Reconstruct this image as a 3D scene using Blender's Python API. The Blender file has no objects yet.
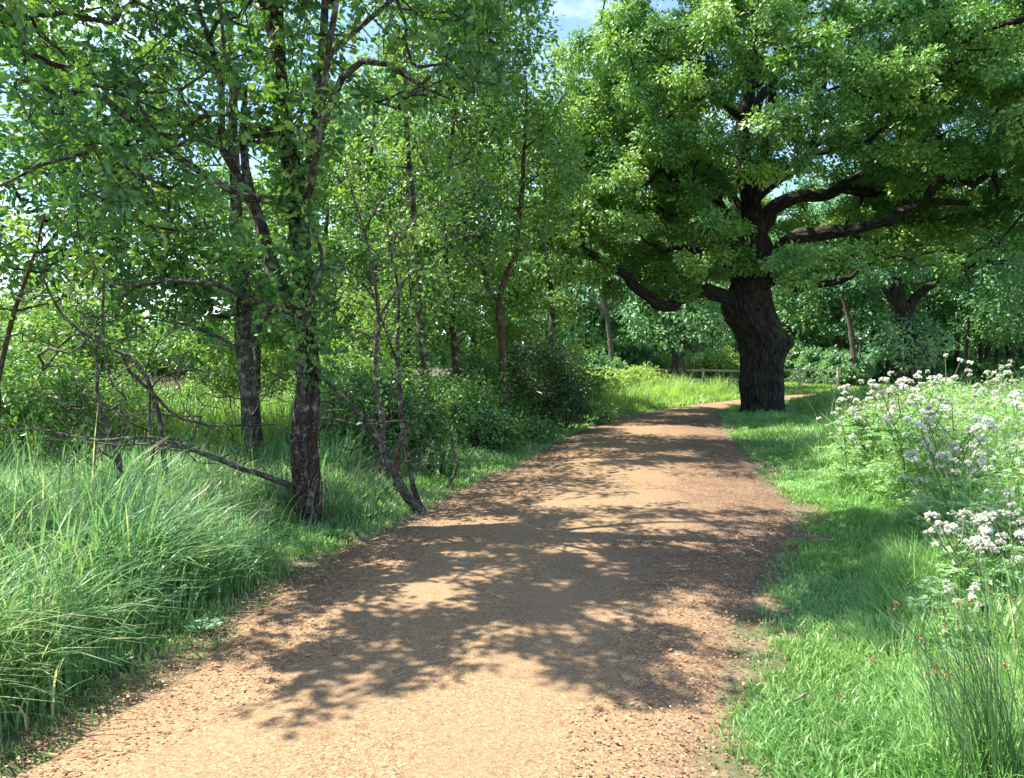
import bpy, math, time
import numpy as np
from mathutils import Vector
T0 = time.time()
S = bpy.context.scene
COL = S.collection
R = math.radians

# ------------------------------------------------------------------ camera geometry
F, CX, CY, EYE = 740.0, 512.0, 389.0, 1.6
PITCH = math.atan(29.0 / F)
cp, sp = math.cos(PITCH), math.sin(PITCH)
CAM = np.array([0, 0, EYE])

def at(px, py, Y):
    u, v = (px - CX) / F, -(py - CY) / F
    d = np.array([u, cp + v * sp, -sp + v * cp])
    return CAM + d * (Y / d[1])

def gp(px, py):
    u, v = (px - CX) / F, -(py - CY) / F
    d = np.array([u, cp + v * sp, -sp + v * cp])
    return CAM + d * (-EYE / d[2])

def proj(p):
    p = np.atleast_2d(p) - CAM
    f = p[:, 1] * cp - p[:, 2] * sp
    up = p[:, 1] * sp + p[:, 2] * cp
    f = np.maximum(f, 1e-3)
    return CX + F * p[:, 0] / f, CY - F * up / f, f

SUN_EL, SUN_AZ = R(57), R(-80)
SUN = np.array([math.sin(SUN_AZ) * math.cos(SUN_EL), math.cos(SUN_AZ) * math.cos(SUN_EL), math.sin(SUN_EL)])

# ------------------------------------------------------------------ small numeric helpers
def nrm(v):
    return v / np.maximum(np.linalg.norm(v, axis=-1, keepdims=True), 1e-9)

def sstep(a, b, x):
    t = np.clip((x - a) / (b - a), 0, 1)
    return t * t * (3 - 2 * t)

def _h(i, j, k, s):
    n = (i * 374761393 + j * 668265263 + k * 2147483647 + s * 1274126177) & 0xffffffff
    n = ((n ^ (n >> 13)) * 1274126177) & 0xffffffff
    n = (n ^ (n >> 16)) & 0xffffffff
    return n / 4294967295.0

def vnoise(p, seed=0):
    p = np.asarray(p, float)
    f = np.floor(p).astype(np.int64)
    t = p - f
    t = t * t * (3 - 2 * t)
    o = 0
    for a in (0, 1):
        for b in (0, 1):
            for c in (0, 1):
                w = (t[..., 0] if a else 1 - t[..., 0]) * (t[..., 1] if b else 1 - t[..., 1]) * (t[..., 2] if c else 1 - t[..., 2])
                o = o + w * _h(f[..., 0] + a, f[..., 1] + b, f[..., 2] + c, seed)
    return o

def fbm(p, seed=0, oc=3):
    p = np.asarray(p, float)
    o, a, tot = 0, 1.0, 0
    for i in range(oc):
        o = o + a * vnoise(p * 2 ** i, seed + i)
        tot += a
        a *= .5
    return o / tot

def catmull(pts, step):
    pts = np.asarray(pts, float)
    if len(pts) == 2:
        n = max(2, int(np.linalg.norm(pts[1] - pts[0]) / step) + 1)
        return pts[0] + (pts[1] - pts[0]) * np.linspace(0, 1, n)[:, None]
    P = np.vstack([2 * pts[0] - pts[1], pts, 2 * pts[-1] - pts[-2]])
    out = []
    for i in range(1, len(P) - 2):
        n = max(1, int(np.linalg.norm(P[i + 1] - P[i]) / step))
        t = (np.arange(n) / n)[:, None]
        out.append(.5 * (2 * P[i] + (P[i + 1] - P[i - 1]) * t + (2 * P[i - 1] - 5 * P[i] + 4 * P[i + 1] - P[i + 2]) * t ** 2
                         + (-P[i - 1] + 3 * P[i] - 3 * P[i + 1] + P[i + 2]) * t ** 3))
    out.append(pts[-1:])
    return np.vstack(out)

# ------------------------------------------------------------------ objects and meshes
def mesh_np(name, V, faces, k, mat, attrs=None, smooth=False):
    me = bpy.data.meshes.new(name)
    V = np.ascontiguousarray(V, np.float32)
    Fc = np.ascontiguousarray(faces, np.int32).reshape(-1, k)
    me.vertices.add(len(V))
    me.vertices.foreach_set('co', V.ravel())
    me.loops.add(Fc.size)
    me.loops.foreach_set('vertex_index', Fc.ravel())
    me.polygons.add(len(Fc))
    me.polygons.foreach_set('loop_start', np.arange(0, Fc.size, k, dtype=np.int32))
    me.polygons.foreach_set('use_smooth', np.full(len(Fc), smooth))
    for an, (ty, data) in (attrs or {}).items():
        a = me.attributes.new(an, ty, 'POINT')
        a.data.foreach_set('vector' if ty == 'FLOAT_VECTOR' else 'value', np.ascontiguousarray(data, np.float32).ravel())
    me.update(calc_edges=True)
    me.materials.append(mat)
    return me

def obj(name, me, parent=None, loc=(0, 0, 0)):
    o = bpy.data.objects.new(name, me)
    COL.objects.link(o)
    o.location = loc
    if parent is not None:
        o.parent = parent
    return o

def tag(o, label=None, cat=None, group=None, kind=None):
    if label: o['label'] = label
    if cat: o['category'] = cat
    if group: o['group'] = group
    if kind: o['kind'] = kind
    return o

def thing(name, label, cat, loc=(0, 0, 0), group=None):
    return tag(obj(name, None, None, loc), label, cat, group)

def dup(root, loc, rz, sc, label=None, group=None):
    r = root.copy(); COL.objects.link(r)
    r.location = loc; r.rotation_euler = (0, 0, rz); r.scale = (sc, sc, sc) if np.isscalar(sc) else sc
    if label: r['label'] = label
    if group: r['group'] = group
    for ch in list(root.children):
        c = ch.copy(); COL.objects.link(c); c.parent = r
        for g in ch.children:
            d = g.copy(); COL.objects.link(d); d.parent = c
    return r

# ------------------------------------------------------------------ materials
class NT:
    def __init__(s, name):
        s.m = bpy.data.materials.new(name); s.m.use_nodes = True
        s.t = s.m.node_tree; s.t.nodes.clear()
        s.out = s.n('ShaderNodeOutputMaterial')
    def n(s, ty, **kw):
        nd = s.t.nodes.new(ty)
        for k, v in kw.items():
            if k.startswith('i_'):
                nd.inputs[k[2:].replace('_', ' ')].default_value = v
            else:
                setattr(nd, k, v)
        return nd
    def l(s, a, b): s.t.links.new(a, b)
    def ramp(s, fac, stops):
        r = s.n('ShaderNodeValToRGB')
        e = r.color_ramp.elements
        while len(e) < len(stops): e.new(.5)
        for el, (p, c) in zip(e, stops):
            el.position = p; el.color = (*c, 1)
        s.l(fac, r.inputs[0])
        return r.outputs[0]
    def noise(s, co, scale, detail=4, rough=.55):
        nd = s.n('ShaderNodeTexNoise', i_Scale=scale, i_Detail=detail, i_Roughness=rough)
        s.l(co, nd.inputs['Vector'])
        return nd.outputs[0]
    def mapr(s, v, a, b, c=0., d=1.):
        nd = s.n('ShaderNodeMapRange', clamp=True)
        nd.inputs[1].default_value, nd.inputs[2].default_value, nd.inputs[3].default_value, nd.inputs[4].default_value = a, b, c, d
        s.l(v, nd.inputs[0])
        return nd.outputs[0]
    def mix(s, fac, a, b, mode='MIX'):
        nd = s.n('ShaderNodeMix', data_type='RGBA', blend_type=mode)
        if isinstance(fac, (int, float)): nd.inputs[0].default_value = fac
        else: s.l(fac, nd.inputs[0])
        for i, c in ((6, a), (7, b)):
            if isinstance(c, tuple): nd.inputs[i].default_value = (*c, 1)
            else: s.l(c, nd.inputs[i])
        return nd.outputs[2]
    def mul(s, a, b):
        nd = s.n('ShaderNodeMath', operation='MULTIPLY')
        for i, c in ((0, a), (1, b)):
            if isinstance(c, (int, float)): nd.inputs[i].default_value = c
            else: s.l(c, nd.inputs[i])
        return nd.outputs[0]

def leaf_mat(name, stops, trans=.4, tint=(1.5, 1.6, .6), rough=.42, spec=.5, g=2.1):
    # reflected and transmitted light are two lobes sharing the leaf, so each lobe's colour is the leaf's divided by its share
    n = NT(name)
    stops = [(p, tuple(min(.85, x * g) for x in c)) for p, c in stops]
    a = n.n('ShaderNodeAttribute', attribute_name='tone')
    c = n.ramp(a.outputs['Fac'], stops)
    p = n.n('ShaderNodeBsdfPrincipled', i_Roughness=rough)
    p.inputs['Specular IOR Level'].default_value = spec
    n.l(c, p.inputs['Base Color'])
    t = n.n('ShaderNodeBsdfTranslucent')
    n.l(n.mix(1., c, tint, 'MULTIPLY'), t.inputs[0])
    m = n.n('ShaderNodeMixShader'); m.inputs[0].default_value = trans
    n.l(p.outputs[0], m.inputs[1]); n.l(t.outputs[0], m.inputs[2])
    n.l(m.outputs[0], n.out.inputs[0])
    return n.m

def bark_mat(name, dark, light, lichen=None, lich=.5, moss=0., sc=1., bump=.02, deadwood=False):
    n = NT(name)
    a = n.n('ShaderNodeAttribute', attribute_name='bco')
    mp = n.n('ShaderNodeMapping'); mp.inputs['Scale'].default_value = (1, 1, .22)
    n.l(a.outputs['Vector'], mp.inputs[0])
    co = mp.outputs[0]
    vor = n.n('ShaderNodeTexVoronoi', feature='DISTANCE_TO_EDGE', i_Scale=26 * sc)
    wv = n.n('ShaderNodeTexNoise', i_Scale=9 * sc, i_Detail=3.)
    n.l(co, wv.inputs['Vector'])
    vm = n.n('ShaderNodeVectorMath', operation='MULTIPLY_ADD')
    n.l(wv.outputs[1], vm.inputs[0]); vm.inputs[1].default_value = (.12, .12, .12); n.l(co, vm.inputs[2])
    n.l(vm.outputs[0], vor.inputs['Vector'])
    crack = n.mapr(vor.outputs['Distance'], .0, .22)
    fine = n.noise(co, 60 * sc, 6, .7)
    plate = n.noise(a.outputs['Vector'], 11 * sc, 5, .7)
    hgt = n.mul(n.mul(crack, fine), n.mapr(plate, .3, .62, .35, 1.25))
    col = n.ramp(n.mapr(hgt, .05, .6), [(0, dark), (1, light)])
    geo = n.n('ShaderNodeTexCoord')
    if lichen:
        l1 = n.noise(a.outputs['Vector'], 9, 8, .75)
        col = n.mix(n.mapr(l1, .62 - .25 * lich, .70 - .2 * lich), col, lichen)
        l2 = n.noise(a.outputs['Vector'], 34, 3, .6)
        col = n.mix(n.mapr(l2, .66, .7), col, tuple(min(.6, x * 1.9) for x in lichen))
    if moss:
        l3 = n.noise(geo.outputs['Object'], 3, 5, .6)
        nn = n.n('ShaderNodeNewGeometry')
        sx = n.n('ShaderNodeSeparateXYZ'); n.l(nn.outputs['Normal'], sx.inputs[0])
        f = n.mul(n.mapr(l3, .55, .62), n.mapr(sx.outputs[2], .1, .6))
        col = n.mix(n.mul(f, moss), col, (.13, .13, .025))
    p = n.n('ShaderNodeBsdfPrincipled', i_Roughness=.9)
    p.inputs['Specular IOR Level'].default_value = .25
    n.l(col, p.inputs['Base Color'])
    b = n.n('ShaderNodeBump', i_Strength=.9, i_Distance=bump)
    n.l(hgt, b.inputs['Height']); n.l(b.outputs[0], p.inputs['Normal'])
    n.l(p.outputs[0], n.out.inputs[0])
    return n.m

def plain_mat(name, c1, c2, scale=8., rough=.85, bump=0.):
    n = NT(name)
    g = n.n('ShaderNodeTexCoord')
    f = n.noise(g.outputs['Object'], scale, 6, .65)
    col = n.ramp(f, [(.3, c1), (.7, c2)])
    p = n.n('ShaderNodeBsdfPrincipled', i_Roughness=rough)
    n.l(col, p.inputs['Base Color'])
    if bump:
        b = n.n('ShaderNodeBump', i_Strength=.8, i_Distance=bump)
        n.l(f, b.inputs['Height']); n.l(b.outputs[0], p.inputs['Normal'])
    n.l(p.outputs[0], n.out.inputs[0])
    return n.m

M = {}
M['oak'] = leaf_mat('oak_leaf', [(0, (.020, .058, .022)), (.45, (.050, .112, .032)), (.8, (.105, .175, .038)), (1, (.18, .225, .055))], .26)
M['oakb'] = leaf_mat('old_oak_leaf', [(0, (.028, .082, .027)), (.5, (.068, .142, .038)), (1, (.145, .22, .052))], .20)
M['light'] = leaf_mat('light_leaf', [(0, (.040, .09, .030)), (.5, (.085, .152, .042)), (1, (.165, .215, .06))], .34)
M['dark'] = leaf_mat('dark_leaf', [(0, (.010, .028, .009)), (.6, (.020, .048, .014)), (1, (.036, .07, .02))], .25)
M['far'] = leaf_mat('hazed_woodland_leaf', [(0, (.034, .090, .056)), (.5, (.062, .135, .074)), (1, (.11, .185, .085))], .3)  # blue added to the leaf colour in place of haze and cool shade
M['tallgrass'] = leaf_mat('tall_grass', [(0, (.045, .105, .052)), (.5, (.085, .165, .070)), (.86, (.14, .21, .095)), (1, (.30, .27, .15))], .4, (1.3, 1.4, .8), .42, .5)
M['grass'] = leaf_mat('verge_grass', [(0, (.055, .125, .040)), (.5, (.105, .195, .064)), (.9, (.165, .24, .085)), (1, (.32, .28, .15))], .42, (1.3, 1.4, .8), .38, .5)
M['meadow'] = leaf_mat('meadow_grass', [(0, (.07, .13, .035)), (.5, (.115, .185, .055)), (.85, (.17, .225, .07)), (1, (.26, .25, .11))], .45)
M['reed'] = leaf_mat('reed', [(0, (.36, .30, .23)), (.6, (.48, .41, .33)), (1, (.30, .30, .12))], .3, (1.1, 1., .9), g=1.)
M['rush'] = leaf_mat('rush_stem', [(0, (.03, .065, .03)), (.6, (.05, .10, .035)), (.9, (.10, .14, .05)), (1, (.28, .2, .08))], .15)
M['umbel_leaf'] = leaf_mat('umbel_leaf', [(0, (.07, .135, .065)), (.5, (.125, .205, .10)), (1, (.20, .25, .13))], .4)
M['petal'] = leaf_mat('white_floret', [(0, (.66, .62, .48)), (.4, (.78, .77, .69)), (1, (.85, .85, .80))], .45, (1, 1, 1), g=1.)
M['umbel_stem'] = plain_mat('umbel_stem', (.09, .13, .04), (.16, .19, .07), 20)
M['seed'] = plain_mat('rush_flower', (.16, .09, .03), (.28, .18, .07), 60)
M['bark1'] = bark_mat('lichen_oak_bark', (.020, .012, .010), (.095, .055, .042), (.20, .21, .17), .34)
M['bark1l'] = bark_mat('lichen_oak_limb_bark', (.03, .022, .018), (.12, .085, .07), (.24, .25, .20), .5)
M['bark2'] = bark_mat('grey_bark', (.03, .022, .018), (.13, .10, .075), (.22, .23, .18), .5)
M['bark3'] = bark_mat('brown_bark', (.05, .03, .02), (.19, .12, .08), (.22, .21, .16), .2)
M['oldbark'] = bark_mat('old_oak_bark', (.013, .011, .010), (.075, .062, .055), (.10, .10, .08), .05, 1., .42, .06)
M['farbark'] = bark_mat('woodland_bark', (.03, .024, .02), (.16, .125, .10), (.2, .2, .16), .2, 0., .6)
M['deadwood'] = bark_mat('dead_wood', (.05, .04, .032), (.17, .135, .10), (.26, .26, .20), .45)
M['palewood'] = bark_mat('bleached_wood', (.14, .12, .10), (.42, .37, .31))
M['oldpale'] = bark_mat('grey_dead_wood', (.07, .06, .05), (.2, .17, .14))
M['fence'] = plain_mat('weathered_rail', (.40, .33, .25), (.60, .51, .41), 5)
M['dock'] = leaf_mat('dock_leaf', [(0, (.035, .09, .04)), (1, (.08, .15, .06))], .25)

# ------------------------------------------------------------------ path layout (edges on the ground)
LE = [(-2.6, -8), (-2.5, -3), (-2.3, 0)] + [tuple(gp(x, y)[:2]) for x, y in
      [(-25, 790), (85, 718), (200, 645), (300, 572), (352, 545), (418, 513), (462, 488), (508, 468), (550, 445), (600, 424), (650, 412), (690, 406)]] \
    + [(8.3, 28.6), (12, 33), (19, 38), (40, 47)]
RE = [(1.0, -8), (.85, -3), (.8, 0)] + [tuple(gp(x, y)[:2]) for x, y in
      [(722, 778), (728, 720), (736, 680), (748, 620), (772, 568), (800, 522), (785, 500), (764, 478), (742, 450), (724, 430), (722, 420)]] \
    + [(6.3, 22.5), (7.6, 25.2), (9.6, 26.8), (13, 28.8), (20, 33), (42, 42)]
def edge(pts, n, seed):
    c = catmull(np.c_[np.array(pts), np.zeros(len(pts))], .05)[:, :2]
    d = np.r_[0, np.cumsum(np.linalg.norm(np.diff(c, axis=0), axis=1))]
    return c, d
def resamp(pts, n):
    c, d = edge(pts, n, 0)
    # spacing finer near the camera
    s = np.linspace(0, 1, n)
    q = d[-1] * s
    return np.c_[np.interp(q, d, c[:, 0]), np.interp(q, d, c[:, 1])]
LEp, REp = resamp(LE, 500), resamp(RE, 500)
NODES_L, NODES_R = LEp[::4], REp[::4]
POLY = np.vstack([NODES_L, NODES_R[::-1]])

def in_poly(x, y, poly):
    ins = np.zeros(x.shape, bool)
    j = len(poly) - 1
    for i in range(len(poly)):
        xi, yi = poly[i]; xj, yj = poly[j]
        c = ((yi > y) != (yj > y)) & (x < (xj - xi) * (y - yi) / (yj - yi + 1e-12) + xi)
        ins ^= c
        j = i
    return ins

def seg_dist(x, y, line):
    best = np.full(x.shape, 1e9)
    for a, b in zip(line[:-1], line[1:]):
        ab = b - a
        t = np.clip(((x - a[0]) * ab[0] + (y - a[1]) * ab[1]) / (ab @ ab + 1e-12), 0, 1)
        best = np.minimum(best, np.hypot(x - a[0] - t * ab[0], y - a[1] - t * ab[1]))
    return best

_GX, _GY, _GS = -16., -12., .1
_gx, _gy = np.meshgrid(_GX + _GS * np.arange(580), _GY + _GS * np.arange(660), indexing='ij')
_DL, _DR = seg_dist(_gx, _gy, NODES_L), seg_dist(_gx, _gy, NODES_R)
_SG = np.where(in_poly(_gx, _gy, POLY), -1., 1.)
_SD = _SG * np.minimum(_DL, _DR)
_DD = _DL - _DR
def path_info(x, y):
    """signed distance outside the path (negative inside), and True where the point is on the left/far side"""
    u, v = (x - _GX) / _GS, (y - _GY) / _GS
    uc, vc = np.clip(u, 0, 577.99), np.clip(v, 0, 657.99)
    i, j = uc.astype(int), vc.astype(int)
    fu, fv = uc - i, vc - j
    bl = lambda A: (A[i, j] * (1 - fu) + A[i + 1, j] * fu) * (1 - fv) + (A[i, j + 1] * (1 - fu) + A[i + 1, j + 1] * fu) * fv
    d = bl(_SD) + np.hypot(u - uc, v - vc) * _GS
    return d, bl(_DD) < 0

def height_at(x, y, d=None, left=None):
    if d is None: d, left = path_info(x, y)
    out = np.maximum(d, 0)
    p = np.stack([x * .35, y * .35, np.zeros_like(x)], -1)
    und = (fbm(p, 3, 3) - .5) * .35 * sstep(.2, 3, out) * (1 - .6 * sstep(25, 60, y))
    bank = .34 * sstep(.9, 3.2, out) * (1 - sstep(11, 16, y)) * (~left)
    lef = -.18 * sstep(2, 8, out) * left * (1 - sstep(20, 28, y))
    mound = .45 * sstep(8.4, 10.6, x) * sstep(9, 16, y) * (1 - sstep(23.5, 26.5, y)) * (~left) * sstep(.2, 1.5, out)
    return und + bank + lef + mound - .03 * (d < 0) * sstep(0, .3, -d)

def ground_sheet():
    def axis(lo, hi, fine_lo, fine_hi, st, g):
        a = list(np.arange(fine_lo, fine_hi, st)); s = st
        x = fine_hi
        while x < hi: a.append(x); s *= g; x += s
        a.append(hi); s = st; x = fine_lo - st
        while x > lo: a.insert(0, x); s *= g; x -= s
        a.insert(0, lo)
        return np.array(a)
    xs, ys = axis(-900, 900, -9, 15, .16, 1.14), axis(-60, 1500, -4, 30, .16, 1.12)
    X, Y = np.meshgrid(xs, ys)
    d, left = path_info(X.ravel(), Y.ravel())
    Z = height_at(X.ravel(), Y.ravel(), d, left)
    V = np.c_[X.ravel(), Y.ravel(), Z]
    nx, ny = len(xs), len(ys)
    i = (np.arange(ny - 1)[:, None] * nx + np.arange(nx - 1)[None]).ravel()
    q = np.c_[i, i + 1, i + nx + 1, i + nx]
    n = NT('grassy_soil')
    g = n.n('ShaderNodeTexCoord')
    a = n.noise(g.outputs['Object'], .5, 6, .6)
    b = n.noise(g.outputs['Object'], 22, 6, .7)
    gr = n.ramp(b, [(.3, (.03, .06, .014)), (.55, (.06, .11, .024)), (.75, (.11, .14, .04))])
    so = n.ramp(b, [(.3, (.05, .035, .02)), (.7, (.17, .12, .07))])
    col = n.mix(n.mapr(a, .5, .66, 0., .55), gr, so)
    at_ = n.n('ShaderNodeAttribute', attribute_name='edge')
    dirt = n.mul(at_.outputs['Fac'], n.mapr(n.noise(g.outputs['Object'], 3, 5, .7), .35, .6))
    col = n.mix(dirt, col, n.ramp(b, [(.3, (.10, .07, .045)), (.7, (.32, .22, .13))]))
    p = n.n('ShaderNodeBsdfPrincipled', i_Roughness=.95)
    n.l(col, p.inputs['Base Color'])
    bu = n.n('ShaderNodeBump', i_Strength=.8, i_Distance=.03)
    n.l(b, bu.inputs['Height']); n.l(bu.outputs[0], p.inputs['Normal'])
    n.l(p.outputs[0], n.out.inputs[0])
    e = 1 - sstep(.05, .55, d)
    return tag(obj('ground', mesh_np('ground', V, q, 4, n.m, {'edge': ('FLOAT', e)}, True)), 'grassy ground beneath the verges and meadow', 'ground', kind='structure')
ground_sheet()

def path_strip():
    na, nb = 500, 22
    t = np.linspace(0, 1, nb)
    V = LEp[:, None, :] * (1 - t)[None, :, None] + REp[:, None, :] * t[None, :, None]
    d = REp - LEp
    w = np.linalg.norm(d, axis=1)
    un = d / w[:, None]
    jl = (fbm(np.c_[LEp * 2.2, np.zeros(na)], 11, 3) - .5) * .34
    jr = (fbm(np.c_[REp * 2.2, np.zeros(na)], 17, 3) - .5) * .34
    V = V + un[:, None, :] * (jl[:, None] * (1 - t)[None] + jr[:, None] * t[None])[..., None]
    x, y = V[..., 0].ravel(), V[..., 1].ravel()
    tt = np.tile(t, na)
    z = .012 + .05 * (1 - (2 * tt - 1) ** 2) + (fbm(np.c_[x * 1.1, y * 1.1, x * 0], 5, 3) - .5) * .05 * (1 - (2 * tt - 1) ** 6)
    z = np.where((tt < .001) | (tt > .999), -.03, z)
    i = (np.arange(na - 1)[:, None] * nb + np.arange(nb - 1)[None]).ravel()
    q = np.c_[i, i + 1, i + nb + 1, i + nb]
    wid = np.repeat(w, nb)
    dr = (1 - tt) * wid; dl = tt * wid
    mul = np.clip(1.7 * (1 - sstep(.5, 1.7, dr)) * sstep(4.2, 6.2, y) * (1 - sstep(17, 21, y)) + .75 * (1 - sstep(.0, .7, dl)) * sstep(3.6, 5, y) * (1 - sstep(17, 21, y)) + .35 * (1 - sstep(0, .4, dr)), 0, 1)
    n = NT('wood_chip_path')
    g = n.n('ShaderNodeTexCoord'); co = g.outputs['Object']
    big = n.noise(co, .8, 5, .6)
    wv = n.n('ShaderNodeTexNoise', i_Scale=30., i_Detail=2.); n.l(co, wv.inputs['Vector'])
    vm = n.n('ShaderNodeVectorMath', operation='MULTIPLY_ADD')
    n.l(wv.outputs[1], vm.inputs[0]); vm.inputs[1].default_value = (.02, .02, .02); n.l(co, vm.inputs[2])
    v1 = n.n('ShaderNodeTexVoronoi', i_Scale=95.); n.l(vm.outputs[0], v1.inputs['Vector'])
    v2 = n.n('ShaderNodeTexVoronoi', i_Scale=210.); n.l(vm.outputs[0], v2.inputs['Vector'])
    sep = n.n('ShaderNodeSeparateColor'); n.l(v1.outputs['Color'], sep.inputs[0])
    sep2 = n.n('ShaderNodeSeparateColor'); n.l(v2.outputs['Color'], sep2.inputs[0])
    tan = n.ramp(sep.outputs[0], [(0, (0.1488, 0.0924, 0.0490)), (.3, (0.2621, 0.1663, 0.0880)), (.7, (0.3189, 0.2070, 0.1116)), (1, (0.3968, 0.2882, 0.1728))])
    gry = n.ramp(sep.outputs[0], [(0, (0.0566, 0.0370, 0.0262)), (.5, (0.1509, 0.0947, 0.0619)), (1, (0.3208, 0.2141, 0.1381))])
    fine = n.ramp(sep2.outputs[1], [(0, (.55, .5, .48)), (.5, (.95, .95, .95)), (1, (1.25, 1.25, 1.25))])
    am = n.n('ShaderNodeAttribute', attribute_name='mulch')
    pat = n.mapr(n.noise(co, 2.2, 6, .7), .36, .62)
    ma = n.n('ShaderNodeMath', operation='MULTIPLY_ADD', use_clamp=True)
    n.l(am.outputs['Fac'], ma.inputs[0]); n.l(n.mapr(pat, 0, 1, .45, 1.25), ma.inputs[1]); n.l(n.mapr(pat, .7, 1, 0., .12), ma.inputs[2])
    col = n.mix(ma.outputs[0], tan, gry)
    col = n.mix(.75, col, fine, 'MULTIPLY')
    col = n.mix(n.mapr(big, .4, .65, 0., .3), col, (0.3330, 0.2105, 0.1080))
    at2 = n.n('ShaderNodeAttribute', attribute_name='track')
    col = n.mix(n.mul(at2.outputs['Fac'], n.mapr(n.noise(co, 1.7, 5, .65), .38, .62, .1, .55)), col, n.ramp(sep2.outputs[0], [(0, (0.2409, 0.1478, 0.0793)), (1, (0.3543, 0.2365, 0.1332))]))
    p = n.n('ShaderNodeBsdfPrincipled', i_Roughness=.9)
    p.inputs['Specular IOR Level'].default_value = .2
    n.l(col, p.inputs['Base Color'])
    hs = n.n('ShaderNodeMath', operation='ADD'); n.l(v1.outputs['Distance'], hs.inputs[0]); n.l(n.mul(v2.outputs['Distance'], .5), hs.inputs[1])
    bu = n.n('ShaderNodeBump', i_Strength=.5, i_Distance=.006)
    n.l(hs.outputs[0], bu.inputs['Height']); n.l(bu.outputs[0], p.inputs['Normal'])
    n.l(p.outputs[0], n.out.inputs[0])
    me = mesh_np('path', np.c_[x, y, z], q, 4, n.m, {'mulch': ('FLOAT', mul), 'track': ('FLOAT', np.exp(-((tt - .36) / .09) ** 2) + np.exp(-((tt - .66) / .09) ** 2))}, True)
    tag(obj('path', me), 'tan wood chip footpath curving away behind the big oak', 'path', kind='structure')
path_strip()

# ------------------------------------------------------------------ leaves and blades
_h8 = [(0, 0), (.07, .13), (.2, .2), (.13, .36), (.31, .5), (.2, .63), (.25, .8), (0, 1.)]
LOBED = dict(V=[(x, y, .10 * abs(x) / .3 - .12 * y * y) for x, y in _h8] + [(-x, y, .10 * abs(x) / .3 - .12 * y * y) for x, y in _h8[1:-1]],
             F=[[0, 1, 2, 3, 4, 5, 6, 7], [7, 13, 12, 11, 10, 9, 8, 0]], k=8)
KITE = dict(V=[(0, 0, 0), (.27, .38, .06), (.2, .76, -.02), (0, 1, -.12), (-.27, .38, .06), (-.2, .76, -.02)],
            F=[[0, 1, 2, 3], [3, 5, 4, 0]], k=4)
SIMPLE = dict(V=[(0, 0, 0), (.3, .45, .05), (0, 1, -.1), (-.3, .45, .05)], F=[[0, 1, 2, 3]], k=4)
NARROW = dict(V=[(0, 0, 0), (.13, .4, .03), (0, 1, -.12), (-.13, .4, .03)], F=[[0, 1, 2, 3]], k=4)

def leaf_mesh(name, c, a, nn, size, tone, tpl, mat):
    a = nrm(a)
    b = nrm(np.cross(a, nn)); nn = np.cross(b, a)
    tv = np.array(tpl['V'])
    V = c[:, None, :] + size[:, None, None] * (tv[None, :, 0:1] * b[:, None] + tv[None, :, 1:2] * a[:, None] + tv[None, :, 2:3] * nn[:, None])
    n, m = len(c), len(tv)
    Fc = (np.array(tpl['F'])[None] + (np.arange(n) * m)[:, None, None]).reshape(-1, tpl['k'])
    return mesh_np(name, V.reshape(-1, 3), Fc, tpl['k'], mat, {'tone': ('FLOAT', np.repeat(np.clip(tone, 0, 1), m))})

def blades(name, base, h, w, bend, az, mat, tone, rng, levels=4):
    n = len(base)
    dirv = np.c_[np.cos(az), np.sin(az), np.zeros(n)]
    sa = az + np.pi / 2 + rng.normal(0, .5, n)
    side = np.c_[np.cos(sa), np.sin(sa), np.zeros(n)]
    V = []
    for i in range(levels):
        t = i / (levels - 1)
        p = base + np.c_[np.zeros(n), np.zeros(n), h * (t - .55 * bend * t ** 2.2)] + dirv * (h * bend * t ** 1.9)[:, None]
        if i < levels - 1:
            ww = w * (1 - .45 * t) * .5
            V += [p - side * ww[:, None], p + side * ww[:, None]]
        else:
            V += [p]
    m = len(V)
    V = np.stack(V, 1).reshape(-1, 3)
    f = []
    for i in range(levels - 2):
        f += [(2 * i, 2 * i + 1, 2 * i + 3), (2 * i, 2 * i + 3, 2 * i + 2)]
    f += [(m - 3, m - 2, m - 1)]
    Fc = (np.array(f)[None] + (np.arange(n) * m)[:, None, None]).reshape(-1, 3)
    return mesh_np(name, V, Fc, 3, mat, {'tone': ('FLOAT', np.repeat(np.clip(tone, 0, 1), m))}, True)

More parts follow.
